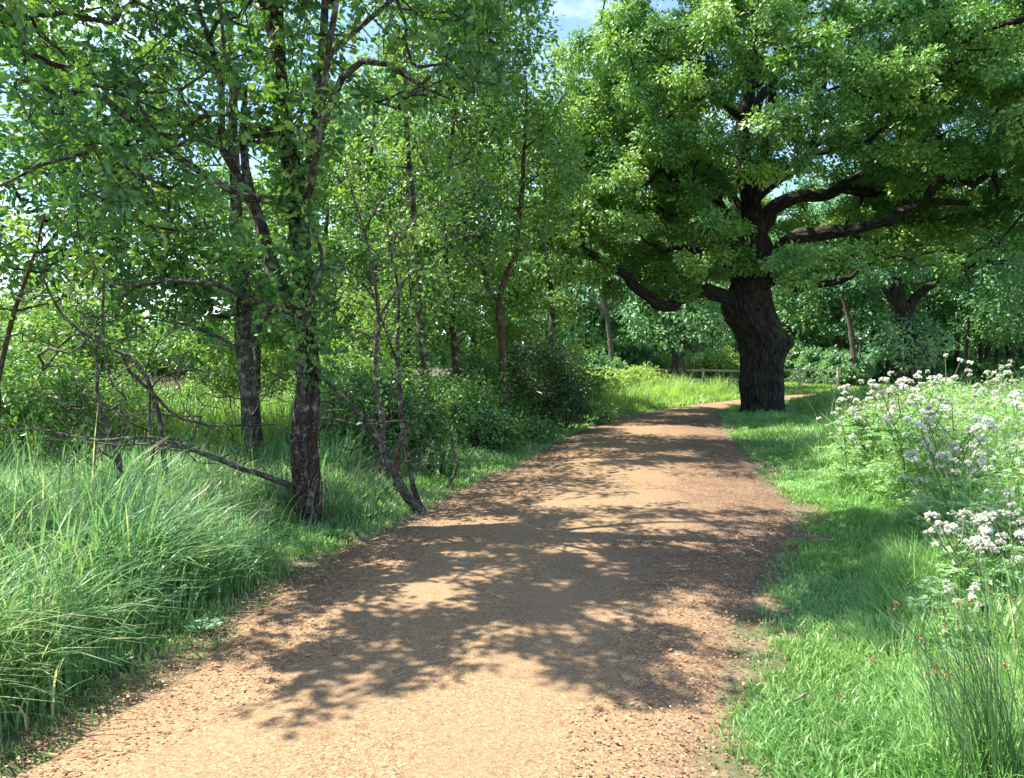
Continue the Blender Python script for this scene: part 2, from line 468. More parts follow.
# ------------------------------------------------------------------ tree skeletons
class Skel:
    def __init__(s, seed=0):
        s.P = np.zeros((80000, 3)); s.n = 0
        s.par = []; s.rx = []; s.limb = []; s.ok = np.zeros(80000, bool)
        s.rng = np.random.default_rng(seed); s.tips = []; s.nl = 0
    def add(s, p, par, rx=0., limb=0, ok=True):
        s.P[s.n] = p; s.ok[s.n] = ok
        s.par.append(par); s.rx.append(rx); s.limb.append(limb); s.n += 1
        return s.n - 1
    def line(s, pts, r0, r1, step=.25, root=False, wig=.03, ok_from=0., tip=True, power=1.):
        """a limb: first one is the trunk; later ones spring from the nearest node already there"""
        c = catmull(pts, step)
        L = len(c)
        off = (np.stack([fbm(np.c_[np.arange(L) * .45, np.full(L, s.rng.uniform(0, 99)), np.zeros(L)], k, 2) for k in range(3)], -1) - .5) * 2 * wig
        off *= np.minimum(1, np.arange(L) / 3)[:, None]
        c = c + off
        limb = s.nl; s.nl += 1
        if root: par, st = -1, 0
        else:
            par = int(np.argmin(((s.P[:s.n] - c[0]) ** 2).sum(1))); st = 1
        for i in range(st, L):
            t = i / max(1, L - 1)
            par = s.add(c[i], par, r0 + (r1 - r0) * t ** power, limb, t >= ok_from)
        if tip: s.tips.append(par)
        return limb
    def connect(s, tgt, step=.35, lo=0, jit=.12, sag=.0, up=.6, wob=.035):
        d = s.P[lo:s.n] - tgt
        dist = np.sqrt((d ** 2).sum(1)) + 1e-6
        cost = dist * (1 + up * np.maximum(0, d[:, 2] / dist)) + np.where(s.ok[lo:s.n], 0, 1e6)
        i = int(np.argmin(cost)) + lo
        p0 = s.P[i]; D = dist[i - lo]
        pp = s.par[i]
        tan = nrm(p0 - s.P[pp]) if pp >= 0 else np.array([0, 0, 1.])
        n = max(1, int(D / step))
        v = tgt - p0
        c1 = p0 + (tan * .5 + nrm(v) * .6) * D * .4
        perp = s.rng.normal(0, 1, 3) * D * jit
        c2 = p0 + v * .65 + perp + np.array([0, 0, sag * D])
        par = i; lb = s.limb[i]
        for k in range(1, n + 1):
            t = k / n
            q = (1 - t) ** 3 * p0 + 3 * (1 - t) ** 2 * t * c1 + 3 * (1 - t) * t * t * c2 + t ** 3 * tgt
            if k < n: q = q + s.rng.normal(0, wob, 3) * min(1, D)
            par = s.add(q, par, 0., lb)
        return par
    def grow(s, clumps, m=6, rad=.5, flat=.6, step=.35, substep=.3, jit=.12, up=.6, wob=.035):
        """limbs reach each clump; m twigs spread through every clump.  returns tips, clump index of each tip"""
        lim = s.P[:s.n]
        order = np.argsort([((lim - c) ** 2).sum(1).min() for c in clumps])
        tips, cid, out = [], [], []
        for ci in order:
            lo0 = s.n
            e = s.connect(clumps[ci], step, 0, jit, .0, up, wob)
            lo = max(lo0, e - 3)
            v = s.rng.normal(0, 1, (m, 3)); v = nrm(v) * s.rng.uniform(.35, 1, (m, 1)) ** .6
            v *= np.array([rad, rad, rad * flat]) * s.rng.uniform(.75, 1.25)
            for q in v:
                t = s.connect(clumps[ci] + q, substep, lo, .15, .0, .2)
                tips.append(t); cid.append(ci)
        return np.array(tips), np.array(cid)
    def radii(s, rtip=.004, e=2.35, cap=.85):
        n = s.n
        acc = np.zeros(n); r = np.zeros(n)
        par, rx = s.par, s.rx
        for i in range(n - 1, -1, -1):
            v = acc[i] ** (1 / e) if acc[i] > 0 else rtip
            r[i] = max(rx[i], v) if rx[i] == 0 else rx[i]
            if par[i] >= 0: acc[par[i]] += max(r[i], v if rx[i] == 0 else 0) ** e * (1 if rx[par[i]] == 0 else 0)
        for i in range(n):
            if par[i] >= 0 and rx[i] == 0: r[i] = min(r[i], cap * r[par[i]] if s.limb[i] != s.limb[par[i]] or rx[par[i]] > 0 else r[par[i]])
        s.r = r
        return r
    def tubes(s, name, mat, rmin=0., limbs=None, sides=(3, 12), bump=0., seed=0, origin=(0, 0, 0)):
        n, par, r, P = s.n, s.par, s.r, s.P
        best = {}
        for i in range(n):
            p = par[i]
            if p >= 0:
                k = (s.limb[i] == s.limb[p], r[i])
                if p not in best or k > best[p][0]: best[p] = (k, i)
        VV, FF, BB = [], [], []; nv = 0
        for i in range(n):
            p = par[i]
            if p >= 0 and best[p][1] == i: continue
            ch = [i]
            while ch[-1] in best and r[best[ch[-1]][1]] >= rmin: ch.append(best[ch[-1]][1])
            if r[i] < rmin or (limbs is not None and s.limb[i] not in limbs): continue
            rr = r[ch].copy(); pts = P[ch]
            if p >= 0:
                pts = np.vstack([P[p], pts]); rr = np.r_[min(r[p] * .8, rr[0] * 1.35), rr]
            if len(pts) < 2: continue
            tan = nrm(np.gradient(pts, axis=0))
            ref = np.eye(3)[np.argmin(np.abs(tan.mean(0)))]
            N = nrm(np.cross(tan, ref)); B = np.cross(tan, N)
            k = int(np.clip(4 + rr[0] * 60, sides[0], sides[1])) if rr.max() > .012 else 3
            th = np.arange(k) * 2 * np.pi / k
            cs, sn = np.cos(th), np.sin(th)
            ln = np.r_[0, np.cumsum(np.linalg.norm(np.diff(pts, axis=0), axis=1))]
            R2 = np.repeat(rr[:, None], k, 1)
            ring0 = pts[:, None] + R2[..., None] * (cs[None, :, None] * N[:, None] + sn[None, :, None] * B[:, None])
            if bump and rr.max() > .03:
                R2 = R2 * (1 + bump * 2 * (fbm(ring0 * np.array([5, 5, 2.5]) / max(.35, rr.max() * 2.5), seed, 3) - .5))
                ring0 = pts[:, None] + R2[..., None] * (cs[None, :, None] * N[:, None] + sn[None, :, None] * B[:, None])
            bco = np.stack([R2 * cs + i % 7, R2 * sn, np.repeat(ln[:, None], k, 1) + i * .37 % 5], -1)
            m = len(pts)
            a = (np.arange(m - 1)[:, None] * k + np.arange(k)[None]); b = (np.arange(m - 1)[:, None] * k + (np.arange(k)[None] + 1) % k)
            FF.append(np.stack([a, b, b + k, a + k], -1).reshape(-1, 4) + nv)
            VV.append(ring0.reshape(-1, 3)); BB.append(bco.reshape(-1, 3)); nv += m * k
        if not VV: return None
        return mesh_np(name, np.vstack(VV) - np.array(origin), np.vstack(FF), 4, mat, {'bco': ('FLOAT_VECTOR', np.vstack(BB))}, True)

def foliage(name, sk, tips, cid, per, size, spread, mat, tpl, origin, center, rng, droop=.25, upw=.42, tone0=.42, inner=0.3, clumptone=.16):
    """sprays of leaves round the twig tips"""
    P = sk.P
    t = np.repeat(tips, per)
    N = len(t)
    par = np.array(sk.par)
    pd = nrm(P[tips] - P[par[tips]])
    pd = np.repeat(pd, per, 0)
    back = rng.uniform(0, inner, N)
    dirv = nrm(rng.normal(0, 1, (N, 3)) * np.array([1, 1, .7]) + pd * .9)
    c = P[t] - pd * back[:, None] + dirv * (rng.uniform(.1, 1, N) ** .6 * spread)[:, None]
    axis = nrm(dirv + rng.normal(0, .35, (N, 3)) + np.array([0, 0, -droop]))
    outw = nrm(c - center)
    nn = nrm(np.array([0, 0, upw]) + outw * .55 + rng.normal(0, .45, (N, 3)))
    ct = rng.normal(0, clumptone, cid.max() + 1)[cid]
    tone = tone0 + np.repeat(ct, per) + rng.normal(0, .13, N)
    sz = size * rng.uniform(.6, 1.25, N)
    return leaf_mesh(name, c - np.array(origin), axis, nn, sz, tone, tpl, mat)

def ell_pts(rng, n, c, r, shell=.45, zcut=None):
    """points in an ellipsoid, biased to its outside"""
    v = nrm(rng.normal(0, 1, (n, 3)))
    rad = rng.uniform(shell ** 3, 1, (n, 1)) ** (1 / 3)
    return np.array(c) + v * rad * np.array(r)

def thin(pts, dmin):
    keep = []
    for p in pts:
        if not keep or ((np.array(keep) - p) ** 2).sum(1).min() > dmin ** 2: keep.append(p)
    return np.array(keep)

def shadow_px(p):
    """where on the flat ground the shadow of a point falls, in picture pixels"""
    q = p - SUN * (p[:, 2:3] / SUN[2])
    x, y, f = proj(q)
    return x, y, q
def lace(sk, tips, cid, scale, thr, seed):
    """leave some twigs bare so that the sun finds its way through in flecks"""
    p = sk.P[tips]
    q = p - SUN * (p[:, 2:3] / SUN[2])
    d, _ = path_info(q[:, 0], q[:, 1])
    k = (fbm(np.c_[q[:, :2] * scale, q[:, 0] * 0], seed, 2) > thr) | (d > .5)
    return tips[k], cid[k]
#PART2
# ================================================================== TREES
def L(pts, Y=None):
    return [at(p[0], p[1], p[2] if len(p) > 2 else Y) for p in pts]

def ground_z(x, y):
    return float(height_at(np.array([float(x)]), np.array([float(y)]))[0])

# ------------------------------------------------------------------ the lichened oak close on the left
def near_oak():
    rng = np.random.default_rng(5)
    sk = Skel(5)
    Y = 7.0
    base = at(310, 527, Y); base[2] = ground_z(base[0], base[1])
    sk.line([base - [0, 0, .12]] + L([(308, 490), (303, 440), (308, 380), (304, 320), (300, 250), (294, 200), (288, 150), (282, 100), (278, 50), (274, -20), (268, -120), (262, -230), (258, -330)], Y),
            .146, .03, root=True, wig=.035, ok_from=.42, power=.8)
    lm = [
        ([(304, 338, 7.1), (288, 300, 7.05), (272, 266, 7.0), (262, 230, 7.1), (250, 190, 7.2), (244, 140, 7.3), (246, 90, 7.4)], .085, .02),
        ([(298, 200, 7.1), (309, 140, 7.0), (317, 90, 7.0), (322, 40, 7.0), (326, -40, 7.0), (332, -150, 7.0), (338, -260, 7.0)], .048, .02),
        ([(296, 212, 7.1), (243, 197, 6.9), (200, 172, 6.7), (150, 135, 6.5), (104, 100, 6.3), (52, 66, 6.1), (0, 42, 5.9), (-70, 20, 5.7)], .045, .016),
        ([(262, 228, 7.1), (240, 182, 7.2), (222, 150, 7.2), (222, 80, 7.3), (208, 40, 7.3), (195, 5, 7.3), (190, -60, 7.3)], .05, .018),
        ([(222, 150, 7.2), (194, 135, 7.1), (163, 111, 7.0), (130, 96, 6.8)], .03, .012),
        ([(204, 30, 7.3), (216, 20, 7.1), (238, 14, 6.9), (252, -4, 6.7)], .03, .014),
        ([(301, 190, 7.1), (326, 116, 6.8), (340, 78, 6.7), (360, 59, 6.6), (385, 62, 6.4), (420, 85, 6.2), (450, 100, 6.1)], .048, .012),
        ([(284, 120, 7.1), (330, 55, 7.4), (384, 8, 7.6), (446, -50, 7.8)], .045, .014),
        ([(301, 322, 7.1), (262, 303, 6.9), (216, 284, 6.7), (166, 280, 6.5), (118, 286, 6.3)], .035, .01),
        ([(150, 135, 6.5), (90, 150, 6.1), (40, 165, 5.8), (-10, 190, 5.6)], .025, .01),
        ([(280, 40, 7.1), (230, -60, 6.7), (150, -160, 6.3), (60, -230, 6.0)], .05, .015),
        ([(300, 230, 7.1), (316, 150, 6.5), (330, 40, 5.9), (350, -90, 5.5), (380, -200, 5.2)], .04, .012),
    ]
    for p, a, b in lm: sk.line(L(p), a, b, wig=.04, ok_from=.25)
    cand = np.vstack([
        ell_pts(rng, 700, (-2.6, 6.9, 5.6), (2.9, 2.3, 3.3), .3),
        ell_pts(rng, 800, (-4.4, 6.3, 4.2), (2.2, 1.9, 2.0), .1),
        ell_pts(rng, 150, (-1.3, 6.6, 5.3), (1.6, 1.7, 1.6), .1),
        ell_pts(rng, 450, (-2.1, 6.9, 8.3), (3.5, 2.7, 2.6), .3),
        ell_pts(rng, 1100, (-2.9, 4.9, 6.6), (2.3, 2.1, 1.9), .1),
        ell_pts(rng, 160, (-4.6, 4.3, 5.6), (1.3, 1.1, 1.1), .1)])
    rng.shuffle(cand)
    x, y, f = proj(cand)
    sx, sy, q = shadow_px(cand)
    ok = (y < 312) & ((x < 330) | (y < 118 - (x - 330) * .16)) & (x < 515) & ~((x > 300) & (y > 150))
    ok &= ~((y > 235) & ((x < 90) | (x > 275)))
    ok &= (x < 430) | (y < 90)
    front = np.interp(sx, [0, 180, 330, 420, 540, 700, 760, 1000], [745, 755, 735, 665, 700, 695, 665, 610])
    ok &= (sy < front) | (q[:, 1] < 1.2)
    ok &= ~((q[:, 0] < -1.55) & (q[:, 1] > 2) & (q[:, 1] < 7) & (rng.random(len(cand)) < .88))
    ok &= ~((cand[:, 1] < 5.2) & (y > -60) & (x > 120))
    ok &= ~((q[:, 0] > 0.2) & (q[:, 1] > 7.6) & (q[:, 1] < 9.4))
    ok &= fbm(np.c_[q[:, :2] * 2.6, q[:, 0] * 0], 23, 2) > .515
    ok &= fbm(cand * .9, 21, 2) > .30
    cand = thin(cand[ok], .31)
    tips, cid = sk.grow(cand, 9, .34, .55, .3, .2, .2)
    tips, cid = lace(sk, tips, cid, 5.5, .44, 91)
    # leafy shoots straight from the bole
    for (px, py) in ((300, 320), (292, 372), (318, 365), (312, 250), (322, 300), (286, 290), (305, 215), (280, 270), (296, 180), (285, 150), (310, 160), (280, 110), (316, 110), (298, 235), (284, 185), (290, 130), (320, 70), (276, 60), (306, 270), (288, 330), (270, 240), (322, 140), (304, 345), (312, 205), (290, 200), (286, 120), (300, 155), (318, 95), (280, 85), (274, 30), (322, 40), (296, 260), (282, 205), (308, 300), (300, 185), (288, 95)):
        e = sk.connect(at(px + rng.uniform(-14, 14), py, 6.8), .12, 0, .1)
        for _ in range(4):
            tips = np.r_[tips, sk.connect(sk.P[e] + rng.normal(0, .09, 3), .1, sk.n - 3)]; cid = np.r_[cid, cid.max() + 1]
    sk.radii(.0035)
    t = thing('oak_tree', 'slim oak with lichen-spotted forked trunk standing at the path edge', 'tree', base)
    tr = obj('trunk', sk.tubes('trunk', M['bark1'], .0025, {0}, (3, 14), .22, 3, base), t)
    for i in range(1, sk.nl):
        me = sk.tubes('limb', M['bark1l'], .002, {i}, (3, 10), .18, i, base)
        if me: obj('limb', me, t)
    obj('crown', foliage('crown', sk, tips, cid, 12, .086, .105, M['oak'], LOBED, base, np.array([-2.4, 7, 5.]), rng, inner=.2, tone0=.44, upw=.7, clumptone=.2), t)
    print('near oak', len(cand), len(tips), time.time() - T0)
near_oak()

# ------------------------------------------------------------------ the great oak beyond the bend
def great_oak():
    rng = np.random.default_rng(8)
    sk = Skel(8)
    Y = 21.5
    base = at(763, 414, Y); base[2] = ground_z(base[0], base[1])
    sk.line(L([(757, 330), (752, 262), (752, 215), (746, 184), (741, 160), (744, 120), (750, 70), (755, 10), (752, -70), (748, -150)], Y), .5, .06, .3, root=True, wig=.06, ok_from=.4, power=.55)
    lm = [
        ([(742, 318, 21.4), (728, 300, 21.3), (712, 292, 21.1), (690, 297, 20.8), (668, 304, 20.5), (640, 291, 20.2), (614, 268, 20.0), (592, 250, 19.8), (572, 228, 19.6), (556, 212, 19.5)], .24, .06),
        ([(740, 285, 21.5), (722, 240, 21.7), (706, 222, 21.9), (690, 208, 22.1), (670, 190, 22.4), (640, 170, 22.6), (610, 140, 22.8)], .25, .06),
        ([(740, 262, 21.5), (728, 220, 21.2), (720, 200, 21.0), (706, 160, 20.6), (690, 110, 20.2), (680, 50, 19.9)], .17, .05),
        ([(764, 268, 21.4), (782, 250, 21.2), (800, 238, 20.9), (820, 230, 20.6), (845, 231, 20.2), (866, 231, 19.9), (888, 223, 19.6), (902, 208, 19.4), (924, 202, 19.1), (950, 207, 18.8), (970, 208, 18.6)], .26, .06),
        ([(924, 202, 19.1), (934, 184, 18.9), (952, 169, 18.7), (962, 180, 18.5), (974, 188, 18.3), (997, 175, 18.0), (1008, 194, 17.8), (1024, 197, 17.6), (1050, 180, 17.3)], .13, .05),
        ([(757, 235, 21.5), (775, 205, 21.8), (795, 196, 22.0), (820, 193, 22.3), (848, 187, 22.5), (880, 190, 22.8), (905, 186, 23.), (940, 165, 23.3), (990, 150, 23.6), (1040, 160, 24)], .22, .06),
        ([(752, 205, 21.5), (775, 182, 21.1), (792, 170, 20.8), (812, 155, 20.5), (828, 149, 20.2), (848, 147, 19.9), (868, 143, 19.6), (882, 130, 19.3), (900, 118, 19.0)], .14, .035),
        ([(806, 162, 20.6), (813, 146, 20.6), (815, 125, 20.6), (822, 90, 20.6), (840, 50, 20.7)], .16, .06),
        ([(772, 285, 21.5), (785, 279, 21.3), (799, 285, 21.1), (820, 283, 20.8), (850, 276, 20.4), (880, 262, 20.)], .15, .03),
        ([(840, 60, 20.7), (865, 69, 19.6), (880, 66, 18.7), (896, 58, 17.8), (930, 50, 16.8), (975, 38, 15.8), (1030, 20, 14.8)], .15, .06),
        ([(750, 90, 21.5), (800, 45, 20.4), (850, 30, 19.2), (900, 14, 18.0), (940, 2, 17.0), (990, -12, 16.0)], .16, .06),
        ([(752, 60, 21.5), (720, 10, 20.8), (680, -50, 20.0), (640, -90, 19.5)], .14, .04),
        ([(752, 120, 21.5), (790, 60, 22.5), (840, 0, 23.6), (880, -60, 24.5)], .15, .05),
        ([(754, 215, 21.5), (765, 150, 20.0), (770, 70, 18.6), (765, -40, 17.3)], .15, .05),
        ([(800, 118, 20.4), (836, 112, 19.8), (870, 98, 19.2), (905, 94, 18.6), (950, 82, 18.0), (990, 86, 17.5), (1040, 66, 17.)], .10, .03),
        ([(830, 190, 22.2), (868, 166, 21.6), (890, 150, 21.0), (920, 146, 20.5), (960, 128, 20.0), (1000, 122, 19.5), (1040, 100, 19.)], .10, .03),
        ([(741, 178, 21.4), (716, 170, 20.7), (690, 182, 20.2), (655, 176, 19.8), (625, 186, 19.4), (590, 176, 19.0), (566, 182, 18.8)], .10, .025),
        ([(732, 246, 21.4), (704, 256, 21.0), (682, 248, 20.6), (656, 244, 20.2), (632, 226, 19.9), (610, 222, 19.7)], .09, .025),
        ([(690, 205, 22.1), (672, 214, 21.8), (650, 206, 21.6), (624, 206, 21.3), (600, 190, 21)], .08, .025),
        ([(744, 120, 21.5), (715, 100, 20.6), (690, 92, 19.8), (660, 66, 19.2), (630, 60, 18.8)], .11, .03),
        ([(752, 230, 21.6), (730, 190, 23.2), (700, 150, 24.8), (660, 110, 26)], .16, .05),
    ]
    for p, a, b in lm: sk.line(L(p), a, b, .22, wig=.2, ok_from=.3)
    c0 = np.array([8.2, 21.3, 8.2])
    cand = np.vstack([
        ell_pts(rng, 2300, (8.4, 21.3, 8.6), (7.4, 7.6, 6.6), .62),
        ell_pts(rng, 600, (3.4, 20.6, 6.0), (2.6, 3.6, 3.2), .4),
        ell_pts(rng, 800, (13.0, 20.0, 7.4), (4.4, 5.0, 3.8), .4)])
    rng.shuffle(cand)
    x, y, f = proj(cand)
    sx, sy, q = shadow_px(cand)
    low = np.interp(x, [520, 560, 600, 700, 740, 790, 830, 900, 960, 1100], [215, 262, 296, 296, 262, 276, 286, 276, 262, 250])
    ok = y < low
    ok &= ~((cand[:, 1] < 20.8) & (x > 700) & (y > np.interp(x, [700, 760, 820, 900, 1030], [215, 150, 128, 122, 118])) & (rng.random(len(x)) < .40))
    ok &= ~((cand[:, 1] < 20.8) & (((x - 640) / 90) ** 2 + ((y - 190) / 45) ** 2 < 1) & (rng.random(len(x)) < .35))
    ok &= ~((cand[:, 1] < 20.8) & (((x - 625) / 70) ** 2 + ((y - 268) / 40) ** 2 < 1))
    ok &= ~((cand[:, 1] < 21.2) & (((x - 880) / 170) ** 2 + ((y - 208) / 46) ** 2 < 1))
    ok &= ~((cand[:, 1] >= 20.4) & (x > 830) & (y > np.interp(x, [830, 900, 1000], [272, 262, 250])))
    left = np.interp(y, [-200, 0, 40, 80, 150, 260], [600, 592, 575, 555, 545, 545])
    ok &= x > left
    ok &= fbm(np.c_[q[:, :2] * 1.3, q[:, 0] * 0], 33, 2) > np.where(sx > 735, .38, .44)
    ok &= fbm(cand * .55, 31, 2) > .345
    cand = thin(cand[ok], .46)
    tips, cid = sk.grow(cand, 7, .52, .45, .4, .4, .3, .35, .09)
    tips, cid = lace(sk, tips, cid, 2.2, .38, 92)
    sk.radii(.007)
    t = thing('oak_tree', 'huge old oak with dark burred trunk and long crooked limbs beside the bend', 'tree', base)
    # bole: outline read off the photograph, furrowed bark in the mesh
    rows = [(420, 737, 790), (415, 741, 785), (404, 743, 783), (385, 742, 782), (365, 742, 782), (354, 741, 784), (347, 739, 786), (340, 737, 787), (330, 733, 781), (319, 727, 776), (308, 725, 772),
            (297, 727, 769), (287, 731, 769), (275, 734, 770), (262, 733, 771), (250, 736, 772), (238, 741, 768), (222, 742, 762), (205, 741, 757)]
    rows = catmull(np.array([(a, b, c) for a, b, c in rows], float), 1.2)
    nz, na = len(rows), 150
    th = np.arange(na) * 2 * np.pi / na
    cen = np.array([at((r[1] + r[2]) / 2, r[0], Y) for r in rows])
    rad = (rows[:, 2] - rows[:, 1]) / 2 * Y / F
    dirs = np.stack([np.cos(th), np.sin(th), 0 * th], -1)
    Rr = np.repeat(rad[:, None], na, 1)
    z = np.repeat(cen[:, 2:3], na, 1)
    q = np.stack([np.repeat(np.cos(th)[None], nz, 0) * 5.5, np.repeat(np.sin(th)[None], nz, 0) * 5.5, z * .8], -1)
    tw = (fbm(q * .35, 4, 2) - .5) * 1.2
    q2 = np.stack([np.cos(th + tw) * 7, np.sin(th + tw) * 7, z * .7], -1)
    ridge = 1 - np.abs(2 * fbm(q2, 41, 3) - 1) * 1.6
    lump = 1.4 * (fbm(np.stack([np.repeat(np.cos(th)[None], nz, 0) * 1.6, np.repeat(np.sin(th)[None], nz, 0) * 1.6, z * 1.3], -1), 51, 3) - .5)
    Rr = Rr * (1 + .10 * (ridge - .55) + .20 * lump)
    def boss(px, py, side, s, amt):
        zz = at(px, py, Y)[2]; an = np.arctan2(-.35, side)
        da = np.angle(np.exp(1j * (th - an)))
        return amt * np.exp(-((z - zz) / s) ** 2 - (da[None] / .55) ** 2)
    Rr = Rr + boss(780, 342, 1, .28, .12) + boss(726, 306, -1, .3, .14) + boss(748, 385, -.9, .2, .05)
    flare = 1 + .24 * np.clip(1 - (z - z.min()) / .5, 0, 1) ** 2 * (1 + .8 * np.sin(th * 5 + .6))[None]
    Rr = Rr * flare
    V = cen[:, None] + Rr[..., None] * dirs[None]
    bco = np.stack([np.repeat(np.cos(th)[None], nz, 0) * .7, np.repeat(np.sin(th)[None], nz, 0) * .7, z], -1)
    a = (np.arange(nz - 1)[:, None] * na + np.arange(na)[None]); b = (np.arange(nz - 1)[:, None] * na + (np.arange(na)[None] + 1) % na)
    Fq = np.stack([a, b, b + na, a + na], -1).reshape(-1, 4)
    obj('trunk', mesh_np('trunk', V.reshape(-1, 3) - base, Fq, 4, M['oldbark'], {'bco': ('FLOAT_VECTOR', bco.reshape(-1, 3))}, True), t)
    for i in range(0, sk.nl):
        me = sk.tubes('limb', M['oldbark'], .007, {i}, (3, 16), .35, i, base)
        if me: obj('limb', me, t)
    obj('crown', foliage('crown', sk, tips, cid, 66, .105, .24, M['oakb'], SIMPLE, base, c0, rng, inner=.4, tone0=.60, clumptone=.21, upw=.9), t)
    print('great oak', len(cand), len(tips), sk.n, time.time() - T0)
great_oak()

# ------------------------------------------------------------------ simpler trees and shrubs
def tree(name, label, cat, trunk, r0, crowns, bark, leaf, tpl, size, per, m=6, rad=.5, spread=.25, limbs=(), seed=0, group=None, ok_from=.35, rmin=.004, reject=None,
         tone0=.45, dmin=.4, r1=None, rtip=.004, wig=.05, flat=.65, step=.35, crown_name='crown', trunk_name='trunk', clumptone=.13, density=.36):
    rng = np.random.default_rng(seed + 100)
    sk = Skel(seed + 100)
    trunk = [np.array(p, float) for p in trunk]
    base = trunk[0].copy()
    sk.line([base - [0, 0, .15]] + trunk[1:], r0, r1 or r0 * .3, .25, root=True, wig=wig, ok_from=ok_from, power=.85)
    for p, a, b in limbs: sk.line(p, a, b, .25, wig=wig, ok_from=.2)
    cand = np.vstack([ell_pts(rng, n, c, r, .35) for c, r, n in crowns])
    if reject is not None: cand = cand[~reject(cand, *proj(cand))]
    cand = cand[fbm(cand * (1.2 if rad < .7 else .5), seed, 2) > density + .06]
    cand = thin(cand, dmin)
    tips, cid = sk.grow(cand, m, rad, flat, step, .3, .13, .5)
    if rad < .7: tips, cid = lace(sk, tips, cid, 3.5, .41, 93)
    sk.radii(rtip)
    t = thing(name, label, cat, base, group)
    obj(trunk_name, sk.tubes(trunk_name, bark, rmin, None, (3, 10), .2, seed, base), t)
    obj(crown_name, foliage(crown_name, sk, tips, cid, per, size, spread, leaf, tpl, base, np.mean([c for c, r, n in crowns], axis=0), rng, tone0=tone0, clumptone=clumptone), t)
    return t

def gbase(px, py, Y):
    p = at(px, py, Y); p[2] = ground_z(p[0], p[1]); return p

def T(px_list, Y):
    b = gbase(px_list[0][0], px_list[0][1], Y)
    return [b] + L(px_list[1:], Y)

# second trunk behind the near oak
tree('young_oak', 'grey-barked oak behind the lichened oak, rising out of tall grass', 'tree', T([(257, 470), (253, 430), (249, 380), (244, 330), (240, 260), (236, 190), (232, 110), (230, 20)], 10.2), .155,
     [(at(215, 140, 10.2), (2.6, 1.8, 2.4), 170), (at(80, 200, 10.6), (2.6, 1.6, 1.9), 190), (at(200, 285, 10.4), (1.5, .9, .7), 120), (at(150, 300, 10.8), (1.2, .8, .4), 90), (at(60, 120, 10.8), (2.2, 1.4, 1.6), 120)], M['bark2'], M['oak'], KITE, .10, 16, 7, .5, .2,
     [(L([(245, 345, 10.2), (262, 318, 10.1), (276, 306, 9.9), (292, 304, 9.7)]), .05, .015), (L([(240, 280, 10.2), (200, 230, 10), (150, 190, 9.8), (90, 160, 9.6)]), .06, .015),
      (L([(247, 365, 10.2), (225, 340, 10), (190, 325, 9.8), (140, 318, 9.6)]), .035, .01)], seed=1,
     reject=lambda c, x, y, f: (y > 330) | (x > 330) | (x < -80))

# thin leaning stem at the left border
tree('leaning_sapling', 'pale thin sapling leaning in from the left border', 'tree', T([(-14, 440), (-4, 385), (5, 345), (13, 312), (22, 285), (34, 250), (44, 215)], 7.6), .05,
     [(at(35, 265, 7.5), (.7, .8, .55), 40), (at(-20, 330, 7.8), (.4, .5, .4), 8)], M['bark3'], M['light'], LOBED, .085, 9, 5, .3, .15, seed=2, tone0=.75,
     reject=lambda c, x, y, f: x > 120)

# the line of young trees along the left of the path
tree('young_tree', 'slender forked young tree before the dark bush left of the bend', 'tree', T([(504, 440), (504, 400), (501, 340), (499, 300), (506, 274), (516, 254), (520, 210), (524, 150), (528, 90)], 14.5), .10,
     [(at(512, 165, 14.5), (1.35, 1.4, 2.0), 130), (at(478, 240, 14.3), (.9, 1., .9), 40), (at(490, 10, 14.5), (1.1, 1.7, 1.2), 80)], M['bark3'], M['light'], KITE, .10, 24, 7, .5, .26,
     [(L([(499, 306), (488, 288), (480, 250), (470, 200), (462, 150)], 14.5), .06, .015)], seed=3, reject=lambda c, x, y, f: (y > 315) | (x < 430) | ((y < 55) & (x > 515)))
tree('young_tree', 'straight young tree with ivy-green bole, nearest of the thicket left of the path', 'tree', T([(427, 452), (424, 400), (421, 340), (418, 280), (411, 200), (408, 120), (404, 40)], 12.2), .085,
     [(at(412, 150, 12.2), (1.25, 1.3, 2.0), 120), (at(400, 300, 12.2), (.8, .9, .8), 40), (at(405, 5, 12.2), (1.5, 1.7, 1.4), 80)], M['bark2'], M['light'], KITE, .09, 22, 7, .45, .24, seed=4, tone0=.55)
tree('young_tree', 'dark slim young tree between the ivy-green bole and the forked tree', 'tree', T([(459, 432), (457, 370), (451, 310), (446, 240), (450, 150), (458, 70)], 13.6), .08,
     [(at(452, 130, 13.6), (1.3, 1.4, 2.2), 120), (at(448, 290, 13.6), (.7, .8, .8), 30), (at(460, 5, 13.6), (1.5, 1.7, 1.4), 80)], M['bark1'], M['oak'], KITE, .10, 22, 7, .5, .24, seed=5)
tree('young_tree', 'crooked thin young tree leaning left just before the forked tree', 'tree', T([(489, 428), (480, 388), (468, 362), (452, 345), (440, 320)], 14.0), .06,
     [(at(440, 320, 14.0), (.7, .8, .6), 30)], M['bark2'], M['light'], KITE, .09, 22, 6, .4, .22, seed=6)
